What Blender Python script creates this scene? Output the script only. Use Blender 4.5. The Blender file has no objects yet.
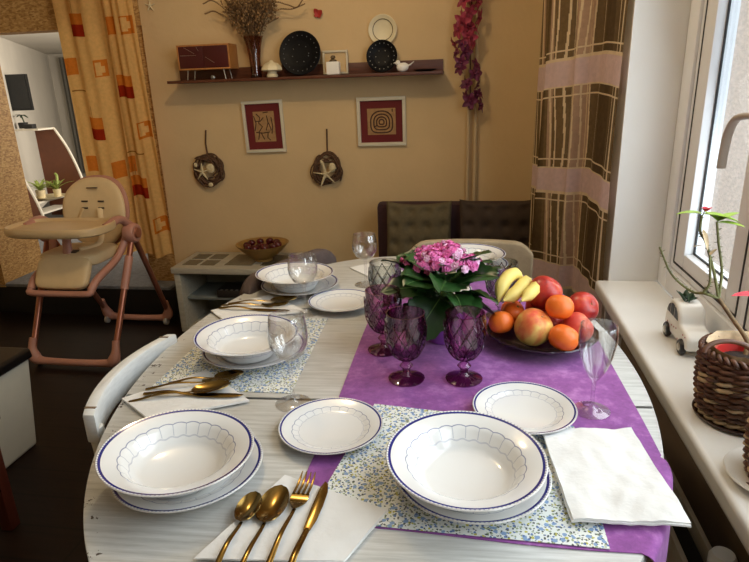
import bpy, math, random
from mathutils import Vector, Matrix, noise
random.seed(7)
PI = math.pi
sc = bpy.context.scene
COL = sc.collection
# ---------------------------------------------------------------- camera, world, lights, exposure
def lin(c):
    c = c/255.0
    return c/12.92 if c <= 0.04045 else ((c+0.055)/1.055)**2.4
def rgb(r, g, b):
    return (lin(r), lin(g), lin(b), 1.0)
cam = bpy.data.cameras.new('camera'); cam_o = bpy.data.objects.new('camera', cam); COL.objects.link(cam_o)
cam.sensor_fit = 'HORIZONTAL'; cam.sensor_width = 36.0; cam.lens = 36.0*592.35/749.0
cam.clip_start = 0.02; cam.clip_end = 100
_p, _y, _r = 0.3191465, 0.167357, -0.0345885
_f = Vector((-math.sin(_y)*math.cos(_p), math.cos(_y)*math.cos(_p), -math.sin(_p)))
_rt = Vector((math.cos(_y), math.sin(_y), 0)); _up = _rt.cross(_f)
_r2 = math.cos(_r)*_rt + math.sin(_r)*_up; _u2 = -math.sin(_r)*_rt + math.cos(_r)*_up
cam_o.matrix_world = Matrix(((_r2.x, _u2.x, -_f.x, 0), (_r2.y, _u2.y, -_f.y, 0), (_r2.z, _u2.z, -_f.z, 1.34), (0, 0, 0, 1)))
sc.camera = cam_o
world = bpy.data.worlds.new('sky'); sc.world = world; world.use_nodes = True
bg = world.node_tree.nodes['Background']; bg.inputs[0].default_value = (0.80, 0.90, 1.0, 1); bg.inputs[1].default_value = 2.4
def area_light(name, loc, target, sx, sy, power, color):
    l = bpy.data.lights.new(name, 'AREA'); l.shape = 'RECTANGLE'; l.size = sx; l.size_y = sy; l.energy = power; l.color = color
    o = bpy.data.objects.new(name, l); COL.objects.link(o); o.location = loc
    o.rotation_euler = (Vector(target)-Vector(loc)).to_track_quat('-Z', 'Y').to_euler(); return o
area_light('window_daylight', (0.775, 0.78, 1.46), (-1.0, 0.55, 0.95), 2.04, 1.40, 42, (0.89, 0.955, 1.0))
area_light('other_room_daylight', (-1.95, 5.4, 1.35), (-4.2, 5.4, 1.0), 1.6, 0.9, 62, (1.0, 0.90, 0.76))
ll = bpy.data.lights.new('ceiling_lamp_light', 'POINT'); ll.energy = 25; ll.color = (1.0, 0.76, 0.46); ll.shadow_soft_size = 0.05
lo = bpy.data.objects.new('ceiling_lamp_light', ll); COL.objects.link(lo); lo.location = (-0.70, 1.85, 2.28)
sc.view_settings.view_transform = 'Standard'; sc.view_settings.look = 'None'
sc.view_settings.exposure = -0.27; sc.view_settings.gamma = 1.0; sc.view_settings.use_curve_mapping = False
sc.cycles.max_bounces = 14; sc.cycles.transmission_bounces = 14; sc.cycles.transparent_max_bounces = 24; sc.cycles.glossy_bounces = 6

# ---------------------------------------------------------------- materials
class NT:
    def __init__(s, name):
        s.m = bpy.data.materials.new(name); s.m.use_nodes = True; s.t = s.m.node_tree; s.t.nodes.clear()
        s.out = s.t.nodes.new('ShaderNodeOutputMaterial'); s.tc = None
    def n(s, typ, ins=None, **props):
        nd = s.t.nodes.new('ShaderNode'+typ)
        for k, v in props.items(): setattr(nd, k, v)
        for k, v in (ins or {}).items(): s.set(nd.inputs[k], v)
        return nd
    def set(s, sock, v):
        if isinstance(v, bpy.types.NodeSocket): s.t.links.new(v, sock)
        else:
            if sock.type == 'RGBA' and len(v) == 3: v = (*v, 1)
            sock.default_value = v
    def obj(s):
        if not s.tc: s.tc = s.n('TexCoord')
        return s.tc.outputs['Object']
    def math(s, op, a, b=None, c=None):
        nd = s.n('Math', operation=op); s.set(nd.inputs[0], a)
        if b is not None: s.set(nd.inputs[1], b)
        if c is not None: s.set(nd.inputs[2], c)
        return nd.outputs[0]
    def mix(s, f, a, b):
        nd = s.n('Mix', data_type='RGBA'); s.set(nd.inputs[0], f); s.set(nd.inputs[6], a); s.set(nd.inputs[7], b); return nd.outputs[2]
    def noise(s, scale, detail=4, rough=.55, vec=None):
        nd = s.n('TexNoise', {'Scale': scale, 'Detail': detail, 'Roughness': rough, 'Vector': vec or s.obj()}); return nd.outputs['Fac']
    def mapping(s, scale=(1, 1, 1), rot=(0, 0, 0)):
        return s.n('Mapping', {'Vector': s.obj(), 'Scale': scale, 'Rotation': rot}).outputs[0]
    def ramp(s, f, pts):
        nd = s.n('ValToRGB'); cr = nd.color_ramp
        while len(cr.elements) < len(pts): cr.elements.new(0.5)
        for e, (p, c) in zip(cr.elements, pts): e.position = p; e.color = c
        s.set(nd.inputs[0], f); return nd.outputs[0]
    def bsdf(s, col, rough=.5, metal=0, bump=None, bstr=.3, bdist=.01, **kw):
        b = s.n('BsdfPrincipled', {'Base Color': col, 'Roughness': rough, 'Metallic': metal})
        for k, v in kw.items(): s.set(b.inputs[k.replace('_', ' ')], v)
        if bump is not None:
            bn = s.n('Bump', {'Height': bump, 'Strength': bstr, 'Distance': bdist}); s.t.links.new(bn.outputs[0], b.inputs['Normal'])
        s.t.links.new(b.outputs[0], s.out.inputs[0]); return b
def P(name, c, rough=.5, metal=0, var=.12, vs=8, bs=0, bstr=.25, stretch=None, **kw):
    """plain coloured material with slight procedural variation and optional bump"""
    t = NT(name); c = rgb(*c)
    vec = t.mapping(stretch) if stretch else None
    f = t.noise(vs, vec=vec)
    lo = tuple(x*(1-var) for x in c[:3])+(1,); hi = tuple(min(1, x*(1+var)) for x in c[:3])+(1,)
    col = t.ramp(f, [(.3, lo), (.7, hi)])
    t.bsdf(col, rough, metal, bump=t.noise(bs, vec=vec) if bs else None, bstr=bstr, **kw); return t.m
def glass_thin(name, c=(1, 1, 1), rough=.02, refl=1.0):
    t = NT(name); tr = t.n('BsdfTransparent', {'Color': (*c, 1)}); gl = t.n('BsdfGlossy', {'Color': (1, 1, 1, 1), 'Roughness': rough})
    fc = t.n('LayerWeight', {'Blend': .5}).outputs['Facing']
    fr = t.math('ADD', .035, t.math('MULTIPLY', t.math('POWER', fc, 4.0), .75))
    mx = t.n('MixShader', {0: t.math('MULTIPLY', fr, refl), 1: tr.outputs[0], 2: gl.outputs[0]}); t.t.links.new(mx.outputs[0], t.out.inputs[0]); return t.m
def glass_tint(name, face, edge, p=1.6, refl=1.0):
    t = NT(name); fc = t.n('LayerWeight', {'Blend': .5}).outputs['Facing']
    tr = t.n('BsdfTransparent', {'Color': t.mix(t.math('POWER', fc, p), (*face, 1), (*edge, 1))}); gl = t.n('BsdfGlossy', {'Color': (1, 1, 1, 1), 'Roughness': .04})
    fr = t.math('MULTIPLY', t.math('ADD', .05, t.math('MULTIPLY', t.math('POWER', fc, 4.0), .5)), refl)
    mx = t.n('MixShader', {0: fr, 1: tr.outputs[0], 2: gl.outputs[0]}); t.t.links.new(mx.outputs[0], t.out.inputs[0]); return t.m
def glass_thick(name, c, ior=1.45, mixt=.35, tcol=None):
    t = NT(name); g = t.n('BsdfGlass', {'Color': (*c, 1), 'Roughness': .02, 'IOR': ior})
    tr = t.n('BsdfTransparent', {'Color': (*(tcol or c), 1)})
    mx = t.n('MixShader', {0: mixt, 1: g.outputs[0], 2: tr.outputs[0]}); t.t.links.new(mx.outputs[0], t.out.inputs[0]); return t.m

m_plaster = P('wall_plaster', (207, 177, 130), .85, var=.05, vs=3, bs=40, bstr=.12)
m_under = P('under_window_brown', (128, 112, 96), .7, var=.06)  # muted grey-brown, darker than the room plaster
m_white_wall = P('reveal_white', (232, 230, 224), .7, var=.03, vs=2, bs=60, bstr=.05)
m_ceiling = P('ceiling_paint', (226, 220, 208), .9, var=.03)
m_room_wall = P('other_room_plaster', (222, 216, 205), .9, var=.05, vs=2)
m_stucco = P('outside_stucco', (206, 186, 170), .95, var=.18, vs=90, bs=140, bstr=.8)
m_upvc = P('window_plastic', (236, 238, 240), .35, var=.02)
m_handle = P('backlit_handle_grey', (176, 164, 150), .45)  # pale handle greyed, its backlit shade is put into the base colour
m_gasket = P('window_gasket', (40, 40, 42), .6)
m_sill = P('sill_stone', (238, 236, 230), .32, var=.05, vs=4)
m_pane = glass_thin('window_pane_glass', (.97, .98, .98), .01, .8)
def osb():
    t = NT('osb_board'); v = t.n('TexVoronoi', {'Scale': 58, 'Vector': t.n('Mapping', {'Vector': t.obj(), 'Scale': (1, 1, 2.6), 'Rotation': (.5, .9, .4)}).outputs[0], 'Randomness': 1})
    g = t.n('SeparateColor', {0: v.outputs['Color']}).outputs[0]
    f = t.math('ADD', t.math('MULTIPLY', g, .6), t.math('MULTIPLY', t.noise(60, 5), .5))
    col = t.ramp(f, [(.2, rgb(140, 100, 50)), (.5, rgb(174, 132, 74)), (.85, rgb(198, 160, 100))])
    t.bsdf(col, .65, bump=f, bstr=.25); return t.m
m_osb = osb()
def floorwood():
    t = NT('dark_floor_boards'); n = t.noise(4, 6, vec=t.mapping((1, 14, 1)))
    br = t.n('TexBrick', {'Vector': t.obj(), 'Scale': 1.0, 'Mortar Size': .004, 'Brick Width': 1.2, 'Row Height': .14, 'Color1': (.8, .8, .8, 1), 'Color2': (1, 1, 1, 1), 'Mortar': (.25, .25, .25, 1)})
    col = t.ramp(n, [(.3, rgb(18, 9, 6)), (.7, rgb(34, 19, 13))])
    mx = t.n('Mix', data_type='RGBA', blend_type='MULTIPLY'); mx.inputs[0].default_value = 1; t.set(mx.inputs[6], col); t.set(mx.inputs[7], br.outputs[0])
    t.bsdf(mx.outputs[2], .5, Specular_IOR_Level=.25); return t.m
m_floor = floorwood()
m_carpet = P('platform_blanket', (112, 114, 118), .95, var=.2, vs=30, bs=120, bstr=.5)
m_black = P('black_matte', (14, 14, 15), .55)
def tablewood():
    t = NT('whitewashed_table_boards')
    n = t.noise(9, 7, .65, vec=t.mapping((.9, 14, 4))); n2 = t.noise(2.2, 3, vec=t.mapping((.7, 3, 1)))
    f = t.math('ADD', t.math('MULTIPLY', n, .7), t.math('MULTIPLY', n2, .3))
    col = t.ramp(f, [(.34, rgb(166, 166, 160)), (.5, rgb(192, 192, 187)), (.66, rgb(212, 212, 209))])
    xyz = t.n('SeparateXYZ', {0: t.obj()})
    dx = t.math('DIVIDE', xyz.outputs[0], .535); dy = t.math('DIVIDE', xyz.outputs[1], .825)
    d = t.math('SQRT', t.math('ADD', t.math('MULTIPLY', dx, dx), t.math('MULTIPLY', dy, dy)))
    wear = t.math('MULTIPLY', t.math('MULTIPLY', t.math('LESS_THAN', xyz.outputs[0], -.2), t.math('GREATER_THAN', d, .955)), t.math('GREATER_THAN', t.noise(45, 4, .7), .63))
    col = t.mix(wear, col, rgb(70, 56, 40))
    t.bsdf(col, .48, bump=n, bstr=.15, bdist=.004); return t.m
m_table = tablewood()
m_table_edge = P('worn_table_edge', (186, 178, 160), .55, var=.25, vs=30)
def purple():
    t = NT('purple_cloth'); n = t.noise(11, 8, .75); n2 = t.noise(42, 6, .7)
    f = t.math('ADD', t.math('MULTIPLY', n, .55), t.math('MULTIPLY', n2, .45))
    col = t.ramp(f, [(.38, rgb(116, 52, 126)), (.52, rgb(142, 72, 150)), (.64, rgb(178, 116, 182))])
    t.bsdf(col, .8, bump=n2, bstr=.12, bdist=.003, Sheen_Weight=.2); return t.m
m_purple = purple()
def floral():
    t = NT('floral_placemat_print'); base = rgb(224, 227, 222); col = base
    def dots(scale, thr, c, col, seed, rj=.06):
        mp = t.n('Mapping', {'Vector': t.obj(), 'Location': (seed, seed*.7, 0)}).outputs[0]
        w = t.n('TexNoise', {'Scale': scale*1.6, 'Detail': 2, 'Vector': mp})
        mv = t.n('VectorMath', {0: mp, 1: t.n('VectorMath', {0: w.outputs['Color'], 'Scale': rj/scale*4}, operation='SCALE').outputs[0]}, operation='ADD').outputs[0]
        v = t.n('TexVoronoi', {'Scale': scale, 'Vector': mv})
        return t.mix(t.math('LESS_THAN', v.outputs['Distance'], thr), col, c)
    col = dots(150, .29, rgb(150, 164, 128), col, 1.1, .14)
    col = dots(105, .24, rgb(186, 180, 76), col, 4.7, .1)
    col = dots(190, .31, rgb(78, 84, 80), col, 2.3, .2)
    col = dots(85, .31, rgb(128, 156, 192), col, 7.9, .12)
    col = dots(120, .25, rgb(92, 118, 168), col, 5.2, .1)
    t.bsdf(col, .75); return t.m
m_floral = floral()
m_napkin = P('white_napkin_cloth', (224, 224, 221), .9, var=.03, vs=20, bs=30, bstr=.25)
def china():
    t = NT('white_china'); xyz = t.n('SeparateXYZ', {0: t.obj()}); x, y = xyz.outputs[0], xyz.outputs[1]
    r = t.math('SQRT', t.math('ADD', t.math('MULTIPLY', x, x), t.math('MULTIPLY', y, y)))
    th = t.math('ARCTAN2', y, x)
    R0 = t.n('Attribute', attribute_name='plate_radius', attribute_type='OBJECT').outputs['Fac']
    q = t.math('DIVIDE', r, R0)
    def band(v, lo, hi): return t.math('MULTIPLY', t.math('GREATER_THAN', v, lo), t.math('LESS_THAN', v, hi))
    s = t.math('ABSOLUTE', t.math('SINE', t.math('MULTIPLY', th, 12)))
    qs = t.math('SUBTRACT', q, t.math('MULTIPLY', s, .018))
    wave = band(qs, .724, .737)
    tick = t.math('MULTIPLY', band(q, .628, .727), t.math('LESS_THAN', s, .10))
    inner = band(t.math('SUBTRACT', q, t.math('MULTIPLY', t.math('SINE', t.math('MULTIPLY', th, 24)), .006)), .612, .624)
    g = t.math('MAXIMUM', t.math('MAXIMUM', wave, t.math('MULTIPLY', inner, .45)), t.math('MULTIPLY', tick, .6))
    col = t.mix(t.math('MULTIPLY', g, .8), rgb(226, 226, 223), rgb(112, 120, 152))
    beads = t.math('GREATER_THAN', t.math('SINE', t.math('MULTIPLY', th, 120)), .2)
    col = t.mix(band(q, .935, .968), col, rgb(40, 44, 116))
    col = t.mix(t.math('MULTIPLY', band(q, .968, .985), t.math('MULTIPLY', beads, .55)), col, rgb(60, 62, 130))
    col = t.mix(t.math('MULTIPLY', t.math('GREATER_THAN', q, .988), .5), col, rgb(150, 140, 130))
    t.bsdf(col, .12, Coat_Weight=.3); return t.m
m_china = china()
m_gold = P('gold_cutlery_metal', (128, 104, 56), .18, 1.0, var=.08)
m_wine = glass_tint('clear_wine_glass', (.975, .975, .975), (.55, .56, .56), 2.8, 1.9)
m_goblet = glass_tint('purple_pressed_glass', (.94, .70, .86), (.22, .04, .15), 1.0, 1.2)
m_goblet_ridge = glass_tint('purple_glass_ridges', (.55, .24, .44), (.10, .01, .06), 1.0, 1.6)
m_smoke_ridge = glass_tint('smoky_glass_ridges', (.45, .46, .44), (.12, .13, .12), 1.0, 1.8)
m_smoke = glass_tint('smoky_grey_glass', (.93, .94, .92), (.20, .21, .19), 1.1, 1.4)
m_leaf = P('dark_green_leaf', (34, 66, 26), .34, var=.35, vs=25)
m_leafvein = P('leaf_midrib', (104, 140, 70), .5)
m_pink = P('pink_petals', (236, 122, 184), .6, var=.3, vs=60)
m_pinkpale = P('pale_pink_petals', (250, 196, 224), .6, var=.2, vs=60)
m_potpurple = P('purple_pot', (134, 72, 160), .5, var=.06)
m_soil = P('dark_soil', (40, 28, 20), .95, var=.4, vs=60, bs=60, bstr=1)
def fruit(name, pts, sc_=6, rough=.35, bs=0):
    t = NT(name); n = t.noise(sc_, 5, .6, vec=t.mapping((1, 1, .5)))
    t.bsdf(t.ramp(n, pts), rough, bump=t.noise(bs) if bs else None, bstr=.15, bdist=.002, Subsurface_Weight=.05, Subsurface_Radius=(.01, .004, .002)); return t.m
m_nect = fruit('red_nectarine_skin', [(.30, rgb(206, 116, 58)), (.42, rgb(190, 58, 44)), (.62, rgb(134, 20, 28))], 16, .32)
m_peach = fruit('yellow_red_peach_skin', [(.36, rgb(206, 66, 44)), (.48, rgb(222, 130, 66)), (.58, rgb(232, 196, 104))], 14, .5)
m_nectpink = fruit('pinkish_nectarine_skin', [(.3, rgb(226, 132, 84)), (.48, rgb(208, 82, 66)), (.68, rgb(176, 40, 46))], 16, .4)
m_mand = fruit('mandarin_peel', [(.3, rgb(224, 92, 24)), (.7, rgb(238, 120, 36))], 8, .4, 260)
m_calyx = P('green_calyx', (96, 104, 50), .7)
m_banana = P('banana_skin', (226, 204, 112), .5, var=.12, vs=14)
m_bananatip = P('banana_tip', (96, 84, 40), .7)
m_platter = P('dark_purple_glass_platter', (44, 22, 42), .12, var=.2)
m_whitewood = P('white_painted_wood', (222, 224, 222), .5, var=.08, vs=12, stretch=(3, 3, 14))
m_wornband = P('worn_bare_wood', (120, 100, 78), .7)
m_darkbrown = P('dark_brown_upholstery', (62, 44, 40), .6, var=.15, vs=30)
m_greypad = P('grey_purple_upholstery', (88, 74, 70), .8, var=.12, vs=40, bs=200)
m_beigepad = P('beige_upholstery', (176, 158, 128), .8, var=.08, vs=30, bs=200)
m_metalgrey = P('grey_chair_metal', (80, 78, 76), .35, .8)
m_sofa = P('aubergine_sofa_fabric', (56, 30, 34), .85, var=.15, vs=40, bs=200)
m_cush1 = P('olive_cushion_fabric', (92, 80, 54), .9, var=.12, vs=50, bs=220)
m_cush2 = P('brown_cushion_fabric', (62, 48, 36), .9, var=.12, vs=50, bs=220)
m_cab = P('limed_cabinet_wood', (178, 170, 150), .6, var=.14, vs=14, stretch=(1, 6, 6))
m_cabin = P('grey_blue_cabinet_inside', (126, 132, 128), .7, var=.12)
m_cabglass = P('dark_glass_inlay', (86, 84, 72), .12)
m_router = P('dark_plastic_box', (44, 40, 38), .4)
m_bowlwood = P('olive_wood_bowl', (150, 112, 52), .5, var=.2, vs=16, stretch=(1, 1, 5))
m_potred = P('dark_red_glossy', (78, 16, 20), .25, var=.3, vs=30)
m_shelfwood = P('dark_red_shelf_wood', (86, 44, 24), .45, var=.25, vs=10, stretch=(1.2, 12, 12))
m_burg = P('burgundy_lacquer', (70, 16, 16), .4, var=.12)
m_oak = P('light_oak', (170, 112, 56), .5, var=.15, vs=10, stretch=(10, 1, 1))
m_steel = P('pale_metal', (196, 190, 178), .3, .9)
m_vase = glass_tint('wine_tinted_vase_glass', (.84, .66, .58), (.30, .08, .07), 1.3, 1.3)
m_dry = P('dried_stems', (98, 72, 44), .9, var=.3, vs=40)
m_dryhead = P('dried_flower_heads', (122, 92, 56), .9, var=.4, vs=60)
m_cream = P('cream_ceramic', (222, 208, 170), .4, var=.08)
m_whitecer = P('white_ceramic', (236, 232, 222), .3, var=.03)
m_blackglaze = P('black_glazed_plate', (8, 8, 11), .5, var=.2, Specular_IOR_Level=.15)
m_silverdot = P('silver_dots', (150, 150, 146), .3, .6)
m_brownline = P('brown_plate_line', (92, 74, 46), .5)
m_frame = P('white_picture_frame', (206, 196, 170), .5, var=.04)
m_mat = P('burgundy_picture_mat', (100, 20, 18), .8, var=.08)
m_artbg = P('tan_artwork_paper', (160, 122, 76), .8, var=.2, vs=40)
m_artline = P('brown_art_lines', (70, 40, 26), .8)
m_twig = P('brown_twigs', (88, 60, 38), .85, var=.35, vs=50)
m_star = P('pale_starfish', (206, 188, 146), .8, var=.12, vs=60)
m_gar1 = P('crimson_petals', (148, 46, 66), .6, var=.35, vs=40)
m_gar2 = P('purple_petals', (96, 26, 60), .6, var=.35, vs=40)
m_pipe = P('painted_pipe', (196, 172, 132), .5, var=.04)
m_butter = P('red_butterfly', (170, 50, 40), .6, var=.2, vs=60)
def cloth(name, c, transl=.35, var=.08, alpha=1.0):
    t = NT(name); c = rgb(*c)
    col = t.ramp(t.noise(60), [(.3, tuple(x*(1-var) for x in c[:3])+(1,)), (.7, tuple(min(1, x*(1+var)) for x in c[:3])+(1,))])
    d = t.n('BsdfDiffuse', {'Color': col}); tl = t.n('BsdfTranslucent', {'Color': col})
    mx = t.n('MixShader', {0: transl, 1: d.outputs[0], 2: tl.outputs[0]}); last = mx.outputs[0]
    if alpha < 1:
        tr = t.n('BsdfTransparent'); m2 = t.n('MixShader', {0: alpha, 1: tr.outputs[0], 2: last}); last = m2.outputs[0]
    t.t.links.new(last, t.out.inputs[0]); return t.m
m_oc = [cloth('ochre_curtain', (222, 176, 108)), cloth('ochre_curtain_orange_square', (206, 120, 44)), cloth('ochre_curtain_red_square', (152, 44, 22)), cloth('ochre_curtain_line', (150, 104, 50))]
m_pc = [cloth('sheer_olive_curtain', (112, 92, 64), .4, .15, .86), cloth('pale_pink_band', (214, 188, 184), .3), cloth('cream_thread_line', (222, 202, 166), .3), cloth('dull_pink_stripe', (184, 152, 126), .35, .1, .93), cloth('brown_check', (92, 74, 50), .4, .15, .9)]
m_hcpink = P('dusty_pink_plastic', (186, 132, 112), .45, var=.05)
m_hcrose = P('rose_gold_tube', (164, 104, 80), .3, .6)
m_hccream = P('cream_leatherette', (222, 194, 146), .55, var=.04, vs=20)
m_hctray = P('beige_tray_plastic', (206, 176, 130), .4, var=.04)
m_hcdark = P('dark_slot', (70, 52, 36), .7)
m_hcwheel = P('grey_caster_wheel', (168, 160, 150), .5)
m_bin = P('white_bin_plastic', (206, 204, 190), .5, var=.05)
m_binlid = P('black_bin_bag', (16, 15, 16), .35)
m_redwood = P('red_brown_wood', (86, 36, 22), .5, var=.2, vs=10, stretch=(8, 8, 1))
m_tvscreen = P('tv_screen_glass', (20, 23, 26), .12)
m_desk = P('brown_board', (112, 62, 36), .5, var=.12, vs=12)
m_deskedge = P('white_board_edge', (226, 220, 206), .5)
m_greycurt = cloth('grey_curtain_cloth', (150, 146, 138))
m_green2 = P('pale_green_leaves', (150, 168, 84), .5, var=.3, vs=30)
m_greydk = P('fresh_green_leaf', (150, 180, 66), .45, var=.2, vs=30)
m_succ = P('dark_succulent', (44, 72, 46), .5, var=.3, vs=60)
m_wicker = P('brown_wicker', (92, 58, 38), .5, var=.45, vs=45)
m_wickerpale = P('pale_wicker', (190, 164, 126), .6, var=.3, vs=40)
m_redpot = P('red_plastic_pot', (178, 40, 36), .4)
m_stem = P('thorny_green_stem', (98, 98, 52), .7, var=.3, vs=50)
m_stembark = P('brown_stem_bark', (112, 88, 56), .8, var=.3, vs=50)
m_redfl = P('red_bract', (196, 28, 52), .5, var=.15, vs=40)
m_coaster = P('dark_brown_glazed', (52, 30, 22), .25, var=.2)
m_carwin = P('black_car_window', (28, 26, 26), .4)
m_cardot = P('red_heart_paint', (180, 60, 60), .5)
m_rad = P('radiator_enamel', (196, 188, 172), .4, var=.03)

# ---------------------------------------------------------------- mesh helpers
class G:
    def __init__(s): s.v = []; s.f = []; s.mi = []
    def add(s, vs, fs, mi=0):
        o = len(s.v); s.v += [Vector(p) for p in vs]
        for k, f in enumerate(fs):
            s.f.append([i+o for i in f]); s.mi.append(mi if isinstance(mi, int) else mi[k])
        return s
    def box(s, c, d, rot=None, mi=0):
        x, y, z = d[0]/2, d[1]/2, d[2]/2; c = Vector(c)
        vs = [Vector((a*x, b*y, e*z)) for e in (-1, 1) for b in (-1, 1) for a in (-1, 1)]
        if rot is not None: vs = [rot @ p for p in vs]
        return s.add([c+p for p in vs], [(0, 2, 3, 1), (4, 5, 7, 6), (0, 1, 5, 4), (1, 3, 7, 5), (3, 2, 6, 7), (2, 0, 4, 6)], mi)
    def tube(s, pts, r, seg=10, mi=0, sq=None, caps=True):
        pts = [Vector(p) for p in pts]; n = len(pts)
        rr = r if isinstance(r, (list, tuple)) else [r]*n
        T = [(pts[min(i+1, n-1)]-pts[max(i-1, 0)]).normalized() for i in range(n)]
        up = Vector((0, 0, 1)) if abs(T[0].z) < .9 else Vector((0, 1, 0))
        N = (up-T[0]*up.dot(T[0])).normalized(); vs = []
        for i in range(n):
            N = (N-T[i]*N.dot(T[i])).normalized(); B = T[i].cross(N)
            a, b = (rr[i], rr[i]) if sq is None else (rr[i], rr[i]*sq)
            for k in range(seg):
                t = 2*PI*k/seg; vs.append(pts[i]+N*(math.cos(t)*b)+B*(math.sin(t)*a))
        fs = [(i*seg+k, i*seg+(k+1) % seg, (i+1)*seg+(k+1) % seg, (i+1)*seg+k) for i in range(n-1) for k in range(seg)]
        if caps: fs += [list(range(seg))[::-1], [(n-1)*seg+k for k in range(seg)]]
        return s.add(vs, fs, mi)
    def lathe(s, prof, seg=48, c=(0, 0, 0), mi=0, fn=None, rot=None, a0=0):
        """prof: (r, z) from bottom-axis round to top-axis; r = 0 ends become poles; mi may be a list per profile step"""
        c = Vector(c); vs = []; idx = []
        for j, (r, z) in enumerate(prof):
            if r < 1e-6: idx.append([len(vs)]); vs.append(Vector((0, 0, z)))
            else:
                row = []
                for k in range(seg):
                    t = a0+2*PI*k/seg; q = r if fn is None else r*fn(t, z, j, k)
                    row.append(len(vs)); vs.append(Vector((q*math.cos(t), q*math.sin(t), z)))
                idx.append(row)
        fs = []; ms = []
        for j in range(len(prof)-1):
            A, B = idx[j], idx[j+1]; m = mi if isinstance(mi, int) else mi[j]
            for k in range(seg):
                k2 = (k+1) % seg
                if len(A) == 1 and len(B) == 1: continue
                if len(A) == 1: fs.append((A[0], B[k2], B[k]))
                elif len(B) == 1: fs.append((A[k], A[k2], B[0]))
                else: fs.append((A[k], A[k2], B[k2], B[k]))
                ms.append(m)
        if rot is not None: vs = [rot @ p for p in vs]
        return s.add([c+p for p in vs], fs, ms)
    def sheet(s, nu, nv, fn, mf=None, closeu=False, mi=0):
        vs = [fn(i/(nu if closeu else nu), j/nv) for j in range(nv+1) for i in range(nu+(0 if closeu else 1))]
        w = nu if closeu else nu+1; fs = []; ms = []
        for j in range(nv):
            for i in range(nu):
                fs.append((j*w+i, j*w+(i+1) % w, (j+1)*w+(i+1) % w, (j+1)*w+i)); ms.append(mf((i+.5)/nu, (j+.5)/nv) if mf else mi)
        return s.add(vs, fs, ms)
    def prism(s, poly, h, to, mi=0):
        """poly of (a, b); to(a, b, c) -> point; c runs 0..h"""
        n = len(poly); vs = [to(a, b, 0) for a, b in poly]+[to(a, b, h) for a, b in poly]
        return s.add(vs, [list(range(n))[::-1], [n+k for k in range(n)]]+[(k, (k+1) % n, n+(k+1) % n, n+k) for k in range(n)], mi)
    def shift(s, d):
        d = Vector(d); s.v = [p+d for p in s.v]; return s
    def xf(s, M): s.v = [M @ p for p in s.v]; return s
    def mesh(s, name, mats, ang=38, bevel=0, bseg=2, solid=0, sub=0):
        me = bpy.data.meshes.new(name); me.from_pydata([tuple(p) for p in s.v], [], s.f); 
        for m in (mats if isinstance(mats, (list, tuple)) else [mats]): me.materials.append(m)
        me.polygons.foreach_set('material_index', s.mi)
        import bmesh
        bm = bmesh.new(); bm.from_mesh(me); bmesh.ops.recalc_face_normals(bm, faces=bm.faces)
        if solid: bmesh.ops.solidify(bm, geom=bm.faces[:], thickness=solid)
        if bevel:
            ed = [e for e in bm.edges if len(e.link_faces) == 2 and e.calc_face_angle(0) > .5]
            bmesh.ops.bevel(bm, geom=ed, offset=bevel, segments=bseg, affect='EDGES', profile=.6)
        bm.to_mesh(me); bm.free()
        me.polygons.foreach_set('use_smooth', [ang > 0]*len(me.polygons))
        if ang > 0: me.set_sharp_from_angle(angle=math.radians(ang))
        me.update(); return me
def link(name, me, parent=None, loc=None):
    o = bpy.data.objects.new(name, me); COL.objects.link(o)
    if parent: o.parent = parent
    if loc is not None: o.location = loc
    return o
def part(name, g, mats, parent, world=False, **kw):
    if world:
        q = parent
        while q: g.shift(-q.location); q = q.parent
    return link(name, g.mesh(name, mats, **kw), parent)
def tag(o, label, cat, group=None, kind=None):
    o['label'] = label; o['category'] = cat
    if group: o['group'] = group
    if kind: o['kind'] = kind
    return o
def thing(name, label, cat, loc=(0, 0, 0), rotz=0, group=None):
    o = bpy.data.objects.new(name, None); COL.objects.link(o); o.empty_display_size = .05
    o.location = loc; o.rotation_euler = (0, 0, rotz); return tag(o, label, cat, group)
def solo(name, g, mats, label, cat, loc=(0, 0, 0), rotz=0, group=None, kind=None, world=False, **kw):
    if world: g.shift(-Vector(loc))
    o = link(name, g.mesh(name, mats, **kw), None, loc); o.rotation_euler = (0, 0, rotz); return tag(o, label, cat, group, kind)
def struct(name, g, mats, parent=None, **kw):
    o = link(name, g.mesh(name, mats, **kw), parent)
    if not parent: o['kind'] = 'structure'
    return o
def dup(src, loc, rotz=None, label=None, group=None):
    r = src.copy(); COL.objects.link(r); r.location = loc
    if rotz is not None: r.rotation_euler = (0, 0, rotz)
    if label: r['label'] = label
    if group: r['group'] = group
    def rec(a, b):
        for ch in list(a.children):
            c = ch.copy(); COL.objects.link(c); c.parent = b; rec(ch, c)
    rec(src, r); return r
def spline(pts, n):
    pts = [Vector(p) for p in pts]; P_ = [pts[0]*2-pts[1]]+pts+[pts[-1]*2-pts[-2]]; out = []
    for i in range(1, len(P_)-2):
        for k in range(n):
            t = k/n; a, b, c, d = P_[i-1:i+3]
            out.append(.5*((2*b)+(c-a)*t+(2*a-5*b+4*c-d)*t*t+(3*b-a-3*c+d)*t**3))
    return out+[pts[-1]]
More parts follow.
